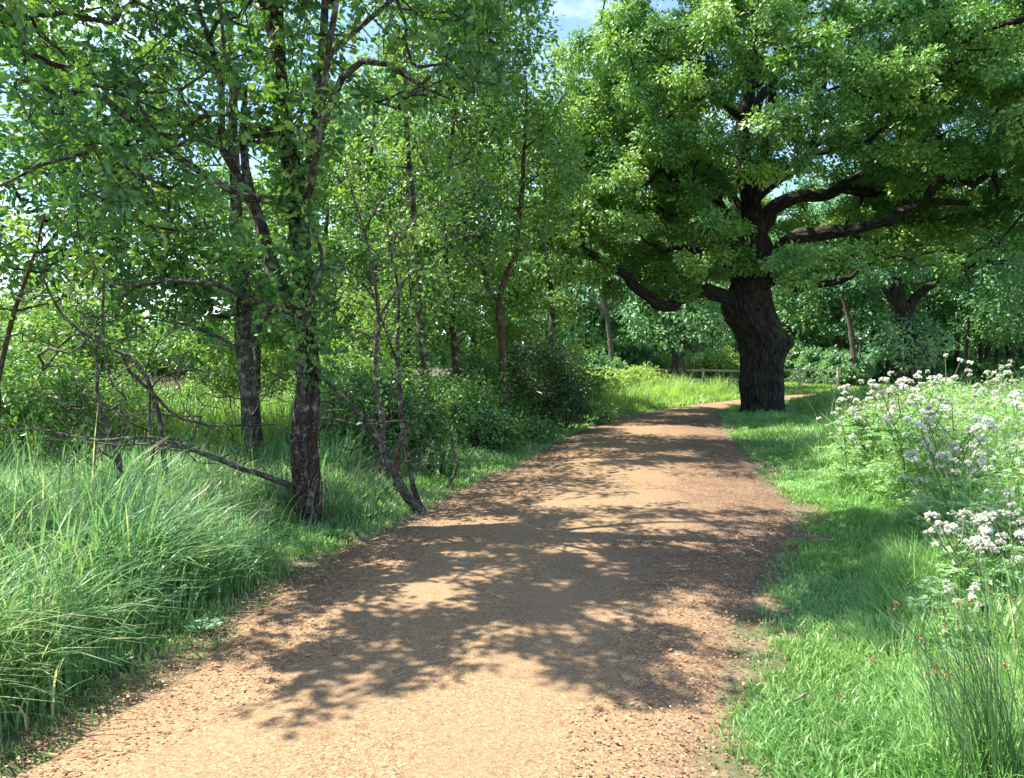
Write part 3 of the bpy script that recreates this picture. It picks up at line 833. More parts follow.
for i, (px, Y, top, wpx, tn) in enumerate([(372, 15.5, 70, 130, .5), (548, 19.5, 60, 90, .6), (470, 20.5, 70, 150, .65), (574, 45, 130, 60, .6), (330, 19.0, 120, 150, .55), (405, 22.0, 70, 130, .6), (500, 24, 110, 120, .5), (255, 20, 150, 150, .5)]):
    lb = ['slim leafy tree in the thicket behind the leaning dead stem', 'tall bright green tree behind the dark bush', 'broad bright tree rising behind the forked young tree',
          'pale green tree left of the great oak crown, beyond the bend', 'airy tree seen through the gap right of the lichened trunk', 'bright tree filling the view behind the twiggy dead tree', 'leafy tree behind the forked young tree, partly hidden by it', 'airy tree behind the grey-barked oak'][i]
    s = Y / F
    b = gbase(px, 410, Y)
    zt = at(px, top, Y)[2]
    tree('young_tree', lb, 'tree', [b, b + [.1, 0, zt * .3], b + [-.1, .1, zt * .6], b + [.1, 0, zt * .9]], .11,
         [(b + [0, 0, zt * .62], (wpx * .72 * s, wpx * .6 * s, zt * .40), 210), (b + [0, -.2, zt * .3], (wpx * .4 * s, wpx * .35 * s, zt * .18), 30)], M['bark2'], M['light'] if i else M['oak'], KITE, .12, 26, 9, .55, .24,
         seed=10 + i, tone0=tn, dmin=.62, flat=.5)

# ------------------------------------------------------------------ shrubs
def shrub(label, base, r, seed, leaf, size=.08, per=16, n=60, tpl=KITE, tone0=.45, name='shrub', group=None, cat='bush', bark='bark3', m=6):
    rng = np.random.default_rng(seed + 300)
    sk = Skel(seed + 300)
    base = np.array(base, float)
    r = np.array(r, float)
    sk.line([base - [0, 0, .1], base + [0, 0, r[2] * .5], base + [.05, 0, r[2] * 1.3]], .03, .008, .15, root=True, wig=.03, ok_from=.05)
    for k in range(6):
        a = rng.uniform(0, 6.28)
        d = np.array([math.cos(a) * r[0], math.sin(a) * r[1], 0])
        sk.line([base + d * .05, base + d * .35 + [0, 0, r[2] * .7], base + d * .7 + [0, 0, r[2] * rng.uniform(1., 1.6)]], .02, .006, .15, wig=.03)
    cand = ell_pts(rng, n, base + [0, 0, r[2] * .95], r, .35)
    cand = thin(cand[cand[:, 2] > base[2] + .1], .16)
    tips, cid = sk.grow(cand, m, .32 * max(r[0], .7) ** .5, .7, .25, .2, .13, .2)
    sk.radii(.003)
    t = thing(name, label, cat, base, group)
    obj('stems', sk.tubes('stems', M[bark], .003, None, (3, 8), .1, 1, base), t)
    obj('foliage', foliage('foliage', sk, tips, cid, per, size, .2 * max(r[0], .7) ** .5, M[leaf], tpl, base, base + [0, 0, r[2] * .6], rng, tone0=tone0), t)
    return t
shrub('dense dark evergreen bush at the left of the bend', gbase(538, 425, 16.3), (.85, .9, 1.15), 1, 'dark', .12, 13, 80, NARROW)
shrub('lower dark evergreen bush on the path side of the dense dark one', gbase(566, 425, 16.8), (.6, .6, .75), 14, 'dark', .12, 13, 60, NARROW)
shrub('low leafy bramble at the path edge below the forked young tree', gbase(495, 458, 12.6), (.6, .6, .34), 2, 'oak', .07, 18, 50)
shrub('small bramble hugging the path edge before the dark bush', gbase(528, 447, 14.2), (.5, .5, .28), 3, 'oak', .07, 16, 40)
shrub('mid-green bush among the young trees left of the path', gbase(447, 450, 12.6), (.85, .8, .7), 4, 'oak', .075, 20, 70)
shrub('upright leafy bush behind the leaning dead stem', gbase(402, 440, 11.0), (.7, .6, .75), 15, 'oak', .075, 18, 70)
shrub('loose bush at the foot of the twiggy dead tree', gbase(340, 435, 12.4), (.9, .7, .9), 16, 'light', .08, 18, 80, tone0=.5)
shrub('narrow bush between the forked young tree and the crooked one', gbase(478, 432, 14.6), (.6, .6, .85), 17, 'oak', .08, 18, 70)
shrub('bush behind the lichened trunk, on its right', gbase(362, 455, 10.2), (.65, .7, .7), 5, 'oak', .07, 18, 70)
shrub('rounded leafy bush at the left border behind the tall grass', gbase(20, 430, 9.6), (1.0, .8, .78), 6, 'light', .08, 18, 90)
shrub('yellow-green bush behind the dead branches on the left', gbase(95, 430, 10.6), (1.0, .8, .62), 7, 'light', .07, 16, 80, tone0=.8)
shrub('taller dark bush at the far left edge', gbase(-35, 420, 12.5), (1.3, 1, 1.2), 8, 'oak', .08, 18, 90)
shrub('pale airy bush in the sunlit rough grass past the dark bush', gbase(606, 398, 28), (1.2, 1.1, .6), 9, 'light', .13, 20, 80, tone0=.8)
shrub('low bright bush left of the fence end', gbase(640, 392, 32), (1.3, 1.2, .6), 10, 'light', .14, 18, 60, tone0=.85)
shrub('tall pale shrub under the left end of the great oak crown', gbase(592, 392, 36), (1.5, 1.3, 1.0), 11, 'far', .16, 22, 80, tone0=.8)
shrub('small green bush by the shaded verge, right of the dark bush', gbase(592, 420, 18.5), (.5, .5, .25), 12, 'light', .07, 14, 40)
shrub('leafy low growth at the foot of the leaning dead stem', gbase(440, 478, 9.8), (.35, .35, .2), 13, 'oak', .06, 12, 30)

# ------------------------------------------------------------------ dead saplings and fallen branches
def dead(name, label, lines, seed, mat='deadwood', twigs=30, cat='dead tree', spread=.5, leaves=0):
    rng = np.random.default_rng(seed + 500)
    sk = Skel(seed + 500)
    base = np.array(lines[0][0][0], float)
    for k, (p, a, b) in enumerate(lines): sk.line(p, a, b, .1, root=(k == 0), wig=.02, ok_from=.3)
    n0 = sk.n
    tips = []
    for k in range(twigs):
        i = rng.integers(int(n0 * .2), n0)
        d = nrm(rng.normal(0, 1, 3) * np.array([1, .7, .7]) + [0, 0, .15]) * rng.uniform(.15, spread)
        tips.append(sk.connect(sk.P[i] + d, .1, 0, .2, -.05, .2))
    sk.radii(.0036)
    t = thing(name, label, cat, base)
    first = {0}
    obj('trunk', sk.tubes('trunk', M[mat], .002, first, (3, 9), .2, 1, base), t)
    for i in range(1, sk.nl):
        me = sk.tubes('branch', M[mat], .002, {i}, (3, 7), .15, i, base)
        if me: obj('branch', me, t)
    if leaves:
        tp = np.array(tips)
        obj('foliage', foliage('foliage', sk, tp, np.arange(len(tp)), leaves, .07, .12, M['oak'], LOBED, base, base, rng, tone0=.6), t)
    return t
Y = 6.6
dead('dead_sapling', 'bare dead sapling with bent arching branches in tall grass on the left',
     [(T([(126, 500), (118, 462), (111, 440), (103, 415), (98, 385), (95, 350), (102, 330), (104, 300), (106, 262)], Y), .034, .008),
      (L([(111, 440), (92, 420), (82, 395), (76, 370)], Y), .012, .004),
      (L([(103, 418), (118, 405), (126, 398), (112, 384), (106, 370), (103, 345)], Y), .010, .005),
      (L([(118, 458), (100, 450), (88, 452), (76, 462)], Y - .2), .012, .005),
      (L([(113, 444), (128, 425), (138, 414)], Y), .010, .004)], 1, twigs=150)
Y = 6.9
dead('dead_sapling', 'arched dead stem curving over the grass behind the bare sapling',
     [(T([(166, 468), (163, 440), (156, 405), (146, 375), (130, 356), (108, 348), (84, 334), (66, 318), (52, 296), (44, 280)], Y), .03, .01),
      (L([(124, 354), (130, 372), (160, 400), (180, 418), (200, 424), (236, 426), (275, 425)], Y), .018, .007),
      (L([(200, 424), (222, 432), (240, 445), (255, 450)], Y), .008, .004),
      (L([(150, 385), (170, 372), (196, 368), (220, 350)], Y), .009, .004),
      (L([(146, 375), (152, 352), (168, 335), (190, 322)], Y), .009, .004),
      (L([(150, 400), (149, 430), (154, 455)], Y + .2), .016, .012)], 2, twigs=520, spread=.95)
Y = 6.3
dead('fallen_branch', 'long bare branch lying across the grass towards the lichened trunk',
     [([at(292, 486, 6.9), at(262, 476, 6.8), at(230, 464, 6.6), at(200, 452, 6.5), at(165, 440, 6.4), at(148, 437, 6.35), at(110, 441, 6.3), at(70, 434, 6.2), at(36, 428, 6.2), at(10, 431, 6.1)], .030, .008),
      ([at(200, 452, 6.5), at(165, 444, 6.2), at(120, 446, 6.), at(66, 440, 5.9)], .012, .004),
      ([at(36, 428, 6.2), at(24, 440, 6.1), at(6, 438, 6.)], .010, .004),
      ([at(292, 486, 6.9), at(284, 492, 6.85), at(278, 502, 6.8)], .018, .008)], 3, twigs=80, cat='branch')
Y = 7.75
dead('dead_tree', 'leaning lichen-grey dead stem with crossed branches at the path edge',
     [(T([(421, 524), (408, 498), (392, 470), (378, 440), (360, 414), (338, 392), (326, 380)], Y), .055, .02),
      (L([(383, 449), (360, 428), (330, 420), (300, 424)], Y), .02, .007),
      (L([(388, 458), (410, 424), (404, 420), (378, 424), (350, 425)], Y - .1), .018, .008)], 4, twigs=120, spread=.6)
dead('sapling', 'thin upright sapling crossing the leaning dead stem', 
     [(T([(423, 528), (413, 488), (407, 452), (402, 410), (400, 370), (398, 330), (399, 290), (392, 250), (384, 215)], Y + .05), .033, .008),
      (L([(400, 375), (390, 345), (380, 318), (372, 290), (366, 262)], Y + .05), .015, .005),
      (L([(399, 330), (410, 300), (408, 270), (414, 240)], Y + .05), .014, .005),
      (L([(401, 400), (392, 372), (372, 352), (352, 345)], Y + .05), .012, .005)], 5, 'bark2', 90, 'tree', .6, 4)
dead('dead_tree', 'bare twiggy dead tree tangled between the lichened oak and the young trees',
     [(T([(384, 462), (382, 420), (376, 370), (378, 320), (372, 270), (362, 225), (352, 190)], 9.4), .045, .012),
      (L([(378, 320), (400, 285), (426, 262), (452, 240)], 9.4), .02, .006),
      (L([(376, 300), (356, 276), (336, 262), (318, 250)], 9.3), .018, .006),
      (L([(372, 270), (396, 236), (420, 215), (438, 205)], 9.2), .018, .006),
      (L([(364, 232), (382, 200), (406, 176), (420, 160)], 9.4), .016, .005),
      (L([(378, 340), (352, 330), (330, 334)], 9.3), .014, .005)], 15, 'deadwood', 420, 'dead tree', 1.)
dead('snapped_stick', 'broken orange-brown stick leaning behind the crossed stems',
     [(T([(394, 470), (399, 450), (405, 425)], 8.4), .035, .028), (L([(399, 450, 8.4), (402, 441, 8.4)]), .02, .012)], 6, 'bark3', 0, 'branch')
dead('snapped_stick', 'short angled dead stick standing by the path verge, right of the crossed stems',
     [(T([(447, 484), (458, 466), (451, 448), (449, 440)], 9.3), .022, .012), (L([(458, 466), (466, 458)], 9.3), .01, .005)], 7, 'deadwood', 3, 'branch', .2)

# ------------------------------------------------------------------ woodland beyond the meadow
def proto(seed, h, cw, leafsize=.3, label='', name='woodland_tree', per=22, n=150, low=.25):
    b = np.array([0, 0, 0.])
    r = np.random.default_rng(seed)
    w = lambda: r.normal(0, .18, 3) * [1, 1, 0]
    return tree(name, label, 'tree', [b, [0, 0, h * .2] + w(), [0, 0, h * .45] + w() * 2, [0, 0, h * .8] + w() * 2], h * .022,
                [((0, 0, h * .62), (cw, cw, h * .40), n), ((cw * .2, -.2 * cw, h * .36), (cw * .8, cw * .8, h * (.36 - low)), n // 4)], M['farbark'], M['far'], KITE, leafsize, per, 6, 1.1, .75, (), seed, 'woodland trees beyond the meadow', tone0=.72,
                dmin=.9, wig=.12, rmin=.03, rtip=.012, step=.7, clumptone=.16)
def place(o, px, Y, rz, sc, label=None):
    X = (px - CX) / F * Y
    o.location = (X, Y, ground_z(X, Y)); o.rotation_euler = (0, 0, rz); o.scale = (sc,) * 3
    if label: o['label'] = label
GEN = 'tall leafy tree in the wood that closes the view beyond the meadow'
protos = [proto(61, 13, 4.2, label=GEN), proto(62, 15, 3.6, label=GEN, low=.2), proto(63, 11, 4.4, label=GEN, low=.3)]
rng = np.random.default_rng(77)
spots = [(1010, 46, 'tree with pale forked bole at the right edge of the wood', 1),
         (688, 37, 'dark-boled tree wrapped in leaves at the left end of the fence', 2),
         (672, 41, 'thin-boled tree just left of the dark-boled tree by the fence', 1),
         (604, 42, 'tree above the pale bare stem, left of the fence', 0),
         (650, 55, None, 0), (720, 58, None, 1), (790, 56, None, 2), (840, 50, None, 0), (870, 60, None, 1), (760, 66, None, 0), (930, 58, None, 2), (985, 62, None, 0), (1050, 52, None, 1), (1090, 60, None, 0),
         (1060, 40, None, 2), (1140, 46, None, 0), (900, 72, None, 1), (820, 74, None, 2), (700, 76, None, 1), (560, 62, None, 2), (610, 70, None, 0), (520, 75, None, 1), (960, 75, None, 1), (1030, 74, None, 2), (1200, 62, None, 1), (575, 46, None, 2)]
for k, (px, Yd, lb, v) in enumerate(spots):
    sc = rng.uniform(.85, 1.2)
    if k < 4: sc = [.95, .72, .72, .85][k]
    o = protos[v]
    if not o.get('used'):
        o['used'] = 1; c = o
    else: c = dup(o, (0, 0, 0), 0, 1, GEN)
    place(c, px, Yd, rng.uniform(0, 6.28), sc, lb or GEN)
for o in protos: del o['used']
for o in S.objects:
    if 'used' in o: del o['used']
# slim poles of the wood's edge
pole0 = None
for k, (px, Yd, sc) in enumerate([(930, 52, 1), (942, 47, .9), (958, 50, 1.05), (967, 44, .8), (980, 53, 1.1), (996, 57, 1), (640, 50, .9), (860, 46, .9), (850, 54, 1.1), (1022, 50, 1)]):
    if pole0 is None:
        b = np.zeros(3)
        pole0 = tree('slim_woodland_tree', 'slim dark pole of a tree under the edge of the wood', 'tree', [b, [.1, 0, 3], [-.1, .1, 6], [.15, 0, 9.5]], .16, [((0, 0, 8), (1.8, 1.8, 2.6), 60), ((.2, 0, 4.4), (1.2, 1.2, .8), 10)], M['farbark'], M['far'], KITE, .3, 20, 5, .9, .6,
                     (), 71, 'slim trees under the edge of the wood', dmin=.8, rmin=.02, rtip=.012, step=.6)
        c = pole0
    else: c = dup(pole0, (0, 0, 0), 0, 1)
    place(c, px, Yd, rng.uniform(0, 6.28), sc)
# the second old oak in the meadow, right
b = gbase(905, 386, 38)
s = 38 / F
tree('oak_tree', 'stout forked oak standing in the meadow behind the white flowers', 'tree', [b] + L([(905, 360), (904, 330), (903, 312), (898, 296), (893, 270), (890, 235), (886, 200)], 38), .56,
     [(at(905, 215, 38), (5.2, 4.6, 3.2), 170), (at(880, 262, 35.5), (2.2, 1.2, .8), 30), (at(960, 245, 37), (3.6, 3.4, 2.0), 70), (at(868, 330, 38.5), (1.6, 1.4, .9), 16), (at(912, 345, 37), (1.3, .9, .6), 14)], M['oldbark'], M['far'], KITE, .22, 30, 7, 1.0, .6,
     [(L([(904, 318), (914, 300), (926, 288), (944, 276), (966, 262)], 38), .30, .1), (L([(903, 322), (890, 300), (880, 280)], 38), .25, .08)], 73, None, .4, .02, dmin=.7, wig=.12, rtip=.012, step=.6, r1=.2)
shrub('sunlit pale bush behind the fence, close on the left of the great oak', gbase(716, 378, 45), (2.4, 1.6, 1.2), 18, 'light', .16, 22, 90, tone0=.85)
shrub('sunlit pale bush behind the fence, left of the other pale one', gbase(664, 378, 47), (2.0, 1.5, .9), 19, 'light', .16, 22, 80, tone0=.8)
# pale dead stem left of the fence
dead('dead_tree', 'pale bleached dead stem in the trees left of the fence', [(T([(612, 384), (611, 350), (609, 332), (606, 312), (600, 290)], 36)  , .17, .09), (L([(607, 318), (598, 305), (588, 296)], 36), .14, .05), (L([(606, 312), (612, 300), (613, 280)], 36), .12, .05)], 9, 'oldpale', 4, 'dead tree', 2.)
dead('dead_tree', 'pale leaning dead stem between the great oak and the meadow oak', [(T([(856, 380), (853, 350), (850, 325), (845, 305), (841, 295)], 42), .2, .1), (L([(850, 325), (856, 310)], 42), .1, .05)], 10, 'oldpale', 3, 'dead tree', 2.)
# undergrowth bushes along the wood
bush_lab = 'leafy bush in the undergrowth along the foot of the wood'
bp = None
for k, (px, Yd, sc) in enumerate([(560, 44, 1.4), (590, 52, 1.6), (625, 47, 1.3), (655, 60, 1.7), (800, 52, 1.4), (826, 47, 1.1), (848, 43, .9), (880, 50, 1.3), (925, 46, .8), (950, 54, 1.1), (975, 46, .7), (998, 49, .8), (1020, 43, .8), (1045, 47, 1.2), (790, 62, 1.9), (900, 62, 1.8), (1000, 64, 1.8), (950, 68, 1.9), (850, 66, 1.9), (720, 68, 2)]):
    if bp is None:
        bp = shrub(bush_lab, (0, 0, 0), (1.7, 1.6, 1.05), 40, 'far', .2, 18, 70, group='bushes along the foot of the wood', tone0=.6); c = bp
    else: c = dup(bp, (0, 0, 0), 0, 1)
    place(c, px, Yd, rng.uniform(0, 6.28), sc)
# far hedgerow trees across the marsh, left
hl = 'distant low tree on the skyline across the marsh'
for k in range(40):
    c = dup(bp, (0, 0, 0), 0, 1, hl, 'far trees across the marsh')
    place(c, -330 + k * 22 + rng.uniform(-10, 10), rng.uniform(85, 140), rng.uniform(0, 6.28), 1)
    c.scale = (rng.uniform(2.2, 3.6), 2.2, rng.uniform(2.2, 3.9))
# scrub on the marsh edge
sl_ = 'loose green scrub bush on the marsh edge behind the left-hand trees'
sb = [shrub(sl_, (0, 0, 0), (1.3, 1.2, 1.15), 50, 'light', .12, 16, 80, group='scrub bushes on the marsh edge', tone0=.5), shrub(sl_, (0, 0, 0), (1.5, 1.3, .8), 51, 'oak', .12, 18, 80, group='scrub bushes on the marsh edge', tone0=.6)]
for k, (px, Yd, sc) in enumerate([(-60, 19, 1.5), (5, 17, 1.3), (55, 20, 1.5), (78, 15, .9), (120, 16, .7), (165, 18, .72), (200, 15, .5), (290, 18, .72), (232, 21, .85), (320, 24, .9), (345, 16, .5), (395, 19, .45), (495, 22, 1.0), (530, 24, 1.5), (30, 28, 2.0), (140, 50, 1.7), (90, 40, 1.8), (270, 60, 1.8), (105, 27, 1.5), (150, 31, 2.0), (185, 28, 1.6), (215, 33, 1.6), (262, 29, 1.35), (300, 32, 1.5), (345, 34, 1.3), (60, 26, 1.5)]):
    c = sb[k % 2] if k < 2 else dup(sb[k % 2], (0, 0, 0), 0, 1)
    place(c, px, Yd, rng.uniform(0, 6.28), sc)
print('trees', time.time() - T0)
#PART3
# ================================================================== FENCE
def box(V, Fq, c0, c1, w, h):
    """a bar of w x h between two points"""
    c0, c1 = np.array(c0, float), np.array(c1, float)
    t = nrm(c1 - c0)
    ref = np.array([0, 0, 1.]) if abs(t[2]) < .9 else np.array([0, 1., 0])
    a = nrm(np.cross(t, ref)); b = np.cross(a, t)
    k = len(V)
    for c in (c0, c1):
        for (i, j) in ((-1, -1), (1, -1), (1, 1), (-1, 1)): V.append(c + a * i * w / 2 + b * j * h / 2)
    Fq += [(k, k + 1, k + 5, k + 4), (k + 1, k + 2, k + 6, k + 5), (k + 2, k + 3, k + 7, k + 6), (k + 3, k, k + 4, k + 7), (k + 3, k + 2, k + 1, k), (k + 4, k + 5, k + 6, k + 7)]
def bar(name, c0, c1, w, h, mat, parent, origin):
    V, Fq = [], []
    box(V, Fq, c0, c1, w, h)
    return obj(name, mesh_np(name, np.array(V) - origin, Fq, 4, mat), parent)
fx = [at(640, 380, 42), at(652, 380, 41.5), at(703, 380, 41), at(746, 380, 40.5), at(800, 380, 40), at(838, 380, 39.5)]
f0 = np.array([fx[0][0], fx[0][1], ground_z(fx[0][0], fx[0][1])])
fe = thing('post_and_rail_fence', 'weathered two-rail wooden fence behind the great oak', 'fence', f0)
rr = np.random.default_rng(3)
gz = [ground_z(p[0], p[1]) for p in fx]
for i, p in enumerate(fx):
    bar('post', (p[0], p[1], gz[i] - .2), (p[0] + rr.normal(0, .02), p[1], gz[i] + 1.2 + rr.normal(0, .03)), .11, .11, M['fence'], fe, f0)
for i in range(len(fx) - 1):
    for hh in (.55, 1.05):
        bar('rail', (fx[i][0] + .02, fx[i][1] - .11, gz[i] + hh + rr.normal(0, .02)), (fx[i + 1][0] - .02, fx[i + 1][1] - .11, gz[i + 1] + hh + rr.normal(0, .02)), .04, .10, M['fence'], fe, f0)

# ================================================================== GRASS
def scatter(rng, n, x0, x1, y0, y1, dens):
    """random ground points; dens(x,y,d,left) gives the chance of each to stay"""
    x, y = rng.uniform(x0, x1, n), rng.uniform(y0, y1, n)
    d, left = path_info(x, y)
    k = rng.random(n) < dens(x, y, d, left)
    x, y, d, left = x[k], y[k], d[k], left[k]
    return np.c_[x, y, height_at(x, y, d, left)], d, left

def infr(x, y, m=60):
    px = CX + F * x / np.maximum(y, .1)
    return (px > -m - 40) & (px < 1024 + m) & (y > 1.6)

rng = np.random.default_rng(11)
# tall arching grass, left
clmp = lambda x, y, s, k: fbm(np.c_[x * s, y * s, x * 0 + k], 7, 2)
p, d, left = scatter(rng, 520000, -11, 1.5, 1.9, 15, lambda x, y, d, l: np.where(l & (d > .12) & infr(x, y, 250), np.clip(1.25 - y * .075, .12, 1) * sstep(.1, .5, d) * (.2 + .9 * (clmp(x, y, 2.4, 1) > .47)), 0))
h = (.32 + .75 * sstep(.1, 1.1, d)) * rng.uniform(.55, 1.2, len(p)) * (.35 + 1.3 * clmp(p[:, 0], p[:, 1], 1.9, 4)) * (1 - .45 * sstep(4.8, 6.2, p[:, 1]))
h = np.where((np.abs(p[:, 0] + 1.95) < .6) & (p[:, 1] > 5.9) & (p[:, 1] < 7.1), h * .5, h)
h = np.where((p[:, 1] > 7.3) & (d < 1.3), h * .6, h)
az = np.where(rng.random(len(p)) < .62, rng.normal(-.35, 1.1, len(p)), rng.uniform(0, 6.28, len(p))) + (clmp(p[:, 0], p[:, 1], .8, 9) - .5) * 4
tone = .30 + .55 * clmp(p[:, 0], p[:, 1], 2., 6) + rng.normal(0, .16, len(p)) + (rng.random(len(p)) < .04) * .5
tag(obj('tall_grass', blades('tall_grass', p, h, rng.uniform(.005, .013, len(p)) * (1 + p[:, 1] * .05), rng.beta(1.8, 1.9, len(p)) * 1.15 + .05, az, M['tallgrass'], tone, rng, 5)),
    'tall blue-green grass arching over the left edge of the path', 'grass', kind='stuff')
print('tall', len(p))
p, d, left = scatter(rng, 5200, -9, 0, 2.4, 10, lambda x, y, d, l: np.where(l & (d > .45) & infr(x, y, 150), .4, 0))
tag(obj('seed_stems', blades('seed_stems', p, rng.uniform(.7, 1.25, len(p)) * (1 - .35 * sstep(4.8, 6.2, p[:, 1])), rng.uniform(.003, .006, len(p)), rng.uniform(.1, .6, len(p)), rng.normal(-.2, 1.2, len(p)), M['reed'], rng.uniform(.3, 1, len(p)), rng, 5)),
    'thin straw-coloured grass stems standing in the tall grass', 'grass', kind='stuff')
# short verge grass both sides, right bank
def verge(name, label, n, x0, x1, y0, y1, dens, hfun, wfun, mat, tone0=.36):
    p, d, left = scatter(rng, n, x0, x1, y0, y1, dens)
    c = clmp(p[:, 0], p[:, 1], 1.8, 2)
    h = hfun(p[:, 0], p[:, 1], d) * rng.uniform(.5, 1.3, len(p)) * (.5 + c)
    az = rng.uniform(0, 6.28, len(p)); 
    k = rng.random(len(p)) < .5
    az[k] = (clmp(p[k, 0], p[k, 1], 1.4, 5) - .5) * 9 + 2.4
    tone = tone0 + .42 * clmp(p[:, 0], p[:, 1], 1.3, 8) + rng.normal(0, .12, len(p)) + (rng.random(len(p)) < .025) * .5
    tag(obj(name, blades(name, p, h, wfun(p[:, 1]) * rng.uniform(.6, 1.3, len(p)), rng.uniform(.15, .8, len(p)), az, mat, tone, rng, 4)), label, 'grass', kind='stuff')
    print(name, len(p))
tuft = lambda x, y: .12 + 1.1 * sstep(.38, .6, clmp(x, y, 2.6, 3))
verge('verge_grass', 'short green verge grass along the right of the path', 520000, .4, 8, 2.0, 12, lambda x, y, d, l: np.where(~l & (d > -.05) & infr(x, y), np.clip(1.3 - y * .085, .2, 1) * np.where(d < .35, tuft(x, y) * sstep(-.06, .3, d), 1), 0),
      lambda x, y, d: .06 + .30 * sstep(.3, 1.9, d) + .22 * sstep(.52, .7, clmp(x, y, 1.5, 40)) * sstep(.4, 1., d), lambda y: .005 + .0012 * y, M['grass'])
verge('edge_grass', 'low tufts of grass creeping onto the left edge of the path', 140000, -3.2, 2, 2.0, 14, lambda x, y, d, l: np.where(l & (d > -.2) & (d < 1.0) & infr(x, y), (.25 + .8 * tuft(x, y)) * sstep(-.2, .15, d), 0),
      lambda x, y, d: .04 + .12 * sstep(.0, .6, d), lambda y: .004 + .001 * y, M['grass'], .5)
verge('shaded_grass', 'short grass round the great oak and along the bend', 420000, -3, 22, 6, 27, lambda x, y, d, l: np.where((d > .02) & infr(x, y) & ((y > 11.5) | l), np.where(d < .35, tuft(x, y), 1) * np.clip(1.1 - (y - 6) * .03, .4, 1) * np.where(l & (d > 5), .3, 1), 0),
      lambda x, y, d: .08 + .16 * sstep(.2, 1.5, d), lambda y: .008 + .0012 * y, M['grass'])
verge('meadow_grass', 'sunlit meadow grass beyond the bend', 420000, -30, 60, 24, 56, lambda x, y, d, l: np.where((d > .1) & infr(x, y), np.clip(1.6 - y * .025, .25, 1), 0),
      lambda x, y, d: .2 + .34 * sstep(.3, 2, d) * (x < 9), lambda y: .012 + .001 * y, M['meadow'], .38)
# sunlit rough grass on the outside of the bend
verge('rough_grass', 'tall bright rough grass on the outside of the bend', 60000, 0, 10, 19, 34, lambda x, y, d, l: np.where(l & (d > .3) & (x > y * .075) & infr(x, y), .8 * (clmp(x, y, .9, 12) > .4), 0),
      lambda x, y, d: .3 + .65 * sstep(.3, 2.2, d), lambda y: .02 + 0 * y, M['meadow'], .42)
# reeds on the marsh
p, d, left = scatter(rng, 120000, -34, -1, 17, 48, lambda x, y, d, l: np.where(l & (d > 4.5) & infr(x, y), .75 * (clmp(x, y, .25, 3) > .33) * sstep(17, 24, y), 0))
tag(obj('reeds', blades('reeds', p, rng.uniform(.7, 1.35, len(p)), rng.uniform(.03, .07, len(p)), rng.uniform(.05, .35, len(p)), rng.uniform(0, 6.28, len(p)), M['reed'], rng.uniform(.1, .85, len(p)), rng, 4)),
    'pale dry reeds on the marsh behind the left-hand trees', 'reeds', kind='stuff')
p, d, left = scatter(rng, 90000, -16, 1, 9, 22, lambda x, y, d, l: np.where(l & (d > 2.2) & infr(x, y), .8 * (clmp(x, y, .45, 5) > .42), 0))
tag(obj('green_reeds', blades('green_reeds', p, rng.uniform(.6, 1.25, len(p)), rng.uniform(.012, .028, len(p)), rng.uniform(.1, .5, len(p)), rng.uniform(0, 6.28, len(p)), M['meadow'], rng.uniform(.2, .8, len(p)), rng, 4)),
    'yellow-green reed growth behind the tall grass on the left', 'reeds', kind='stuff')

# ================================================================== WOOD CHIPS
def chips(name, label, n, dens, cols):
    x, y = rng.uniform(-3.2, 4.2, n), 2.0 + 10.5 * rng.random(n) ** 1.5
    d, left = path_info(x, y)
    k = rng.random(n) < dens(x, y, d)
    x, y, d = x[k], y[k], d[k]; n = len(x)
    z = np.where(d < -.05, .045, .015) + .002 + rng.uniform(0, .006, n) + np.maximum(0, height_at(x, y, d, left[k]))
    ln = rng.lognormal(-4.68, .4, n) * (1 + .03 * y); w = ln * rng.uniform(.3, .8, n); th = rng.uniform(.001, .003, n)
    a = rng.uniform(0, 6.28, n)
    t = np.c_[np.cos(a), np.sin(a), rng.normal(0, .11, n)]; t = nrm(t)
    up = nrm(np.c_[rng.normal(0, .17, n), rng.normal(0, .17, n), np.ones(n)])
    b = nrm(np.cross(up, t)); up = np.cross(t, b)
    c = np.c_[x, y, z]
    V = []
    for sz in (-1, 1):
        for (i, j) in ((-1, -.7), (.8, -1), (1, .8), (-.7, 1)):
            V.append(c + t * (i * ln / 2)[:, None] + b * (j * w / 2)[:, None] + up * (sz * th / 2)[:, None])
    V = np.stack(V, 1).reshape(-1, 3)
    f = [(0, 3, 2, 1), (4, 5, 6, 7), (0, 1, 5, 4), (1, 2, 6, 5), (2, 3, 7, 6), (3, 0, 4, 7)]
    Fc = (np.array(f)[None] + (np.arange(n) * 8)[:, None, None]).reshape(-1, 4)
    m = NT(name)
    at_ = m.n('ShaderNodeAttribute', attribute_name='tone')
    g = m.n('ShaderNodeTexCoord')
    col = m.mix(.35, m.ramp(at_.outputs['Fac'], cols), m.ramp(m.noise(g.outputs['Object'], 120, 3), [(.3, (.5, .45, .4)), (.7, (1.2, 1.2, 1.2))]), 'MULTIPLY')
    p = m.n('ShaderNodeBsdfPrincipled', i_Roughness=.85)
    m.l(col, p.inputs['Base Color']); m.l(p.outputs[0], m.out.inputs[0])
    tag(obj(name, mesh_np(name, V, Fc, 4, m.m, {'tone': ('FLOAT', np.repeat(rng.random(n), 8))})), label, 'wood chips', kind='stuff')
    print(name, n)
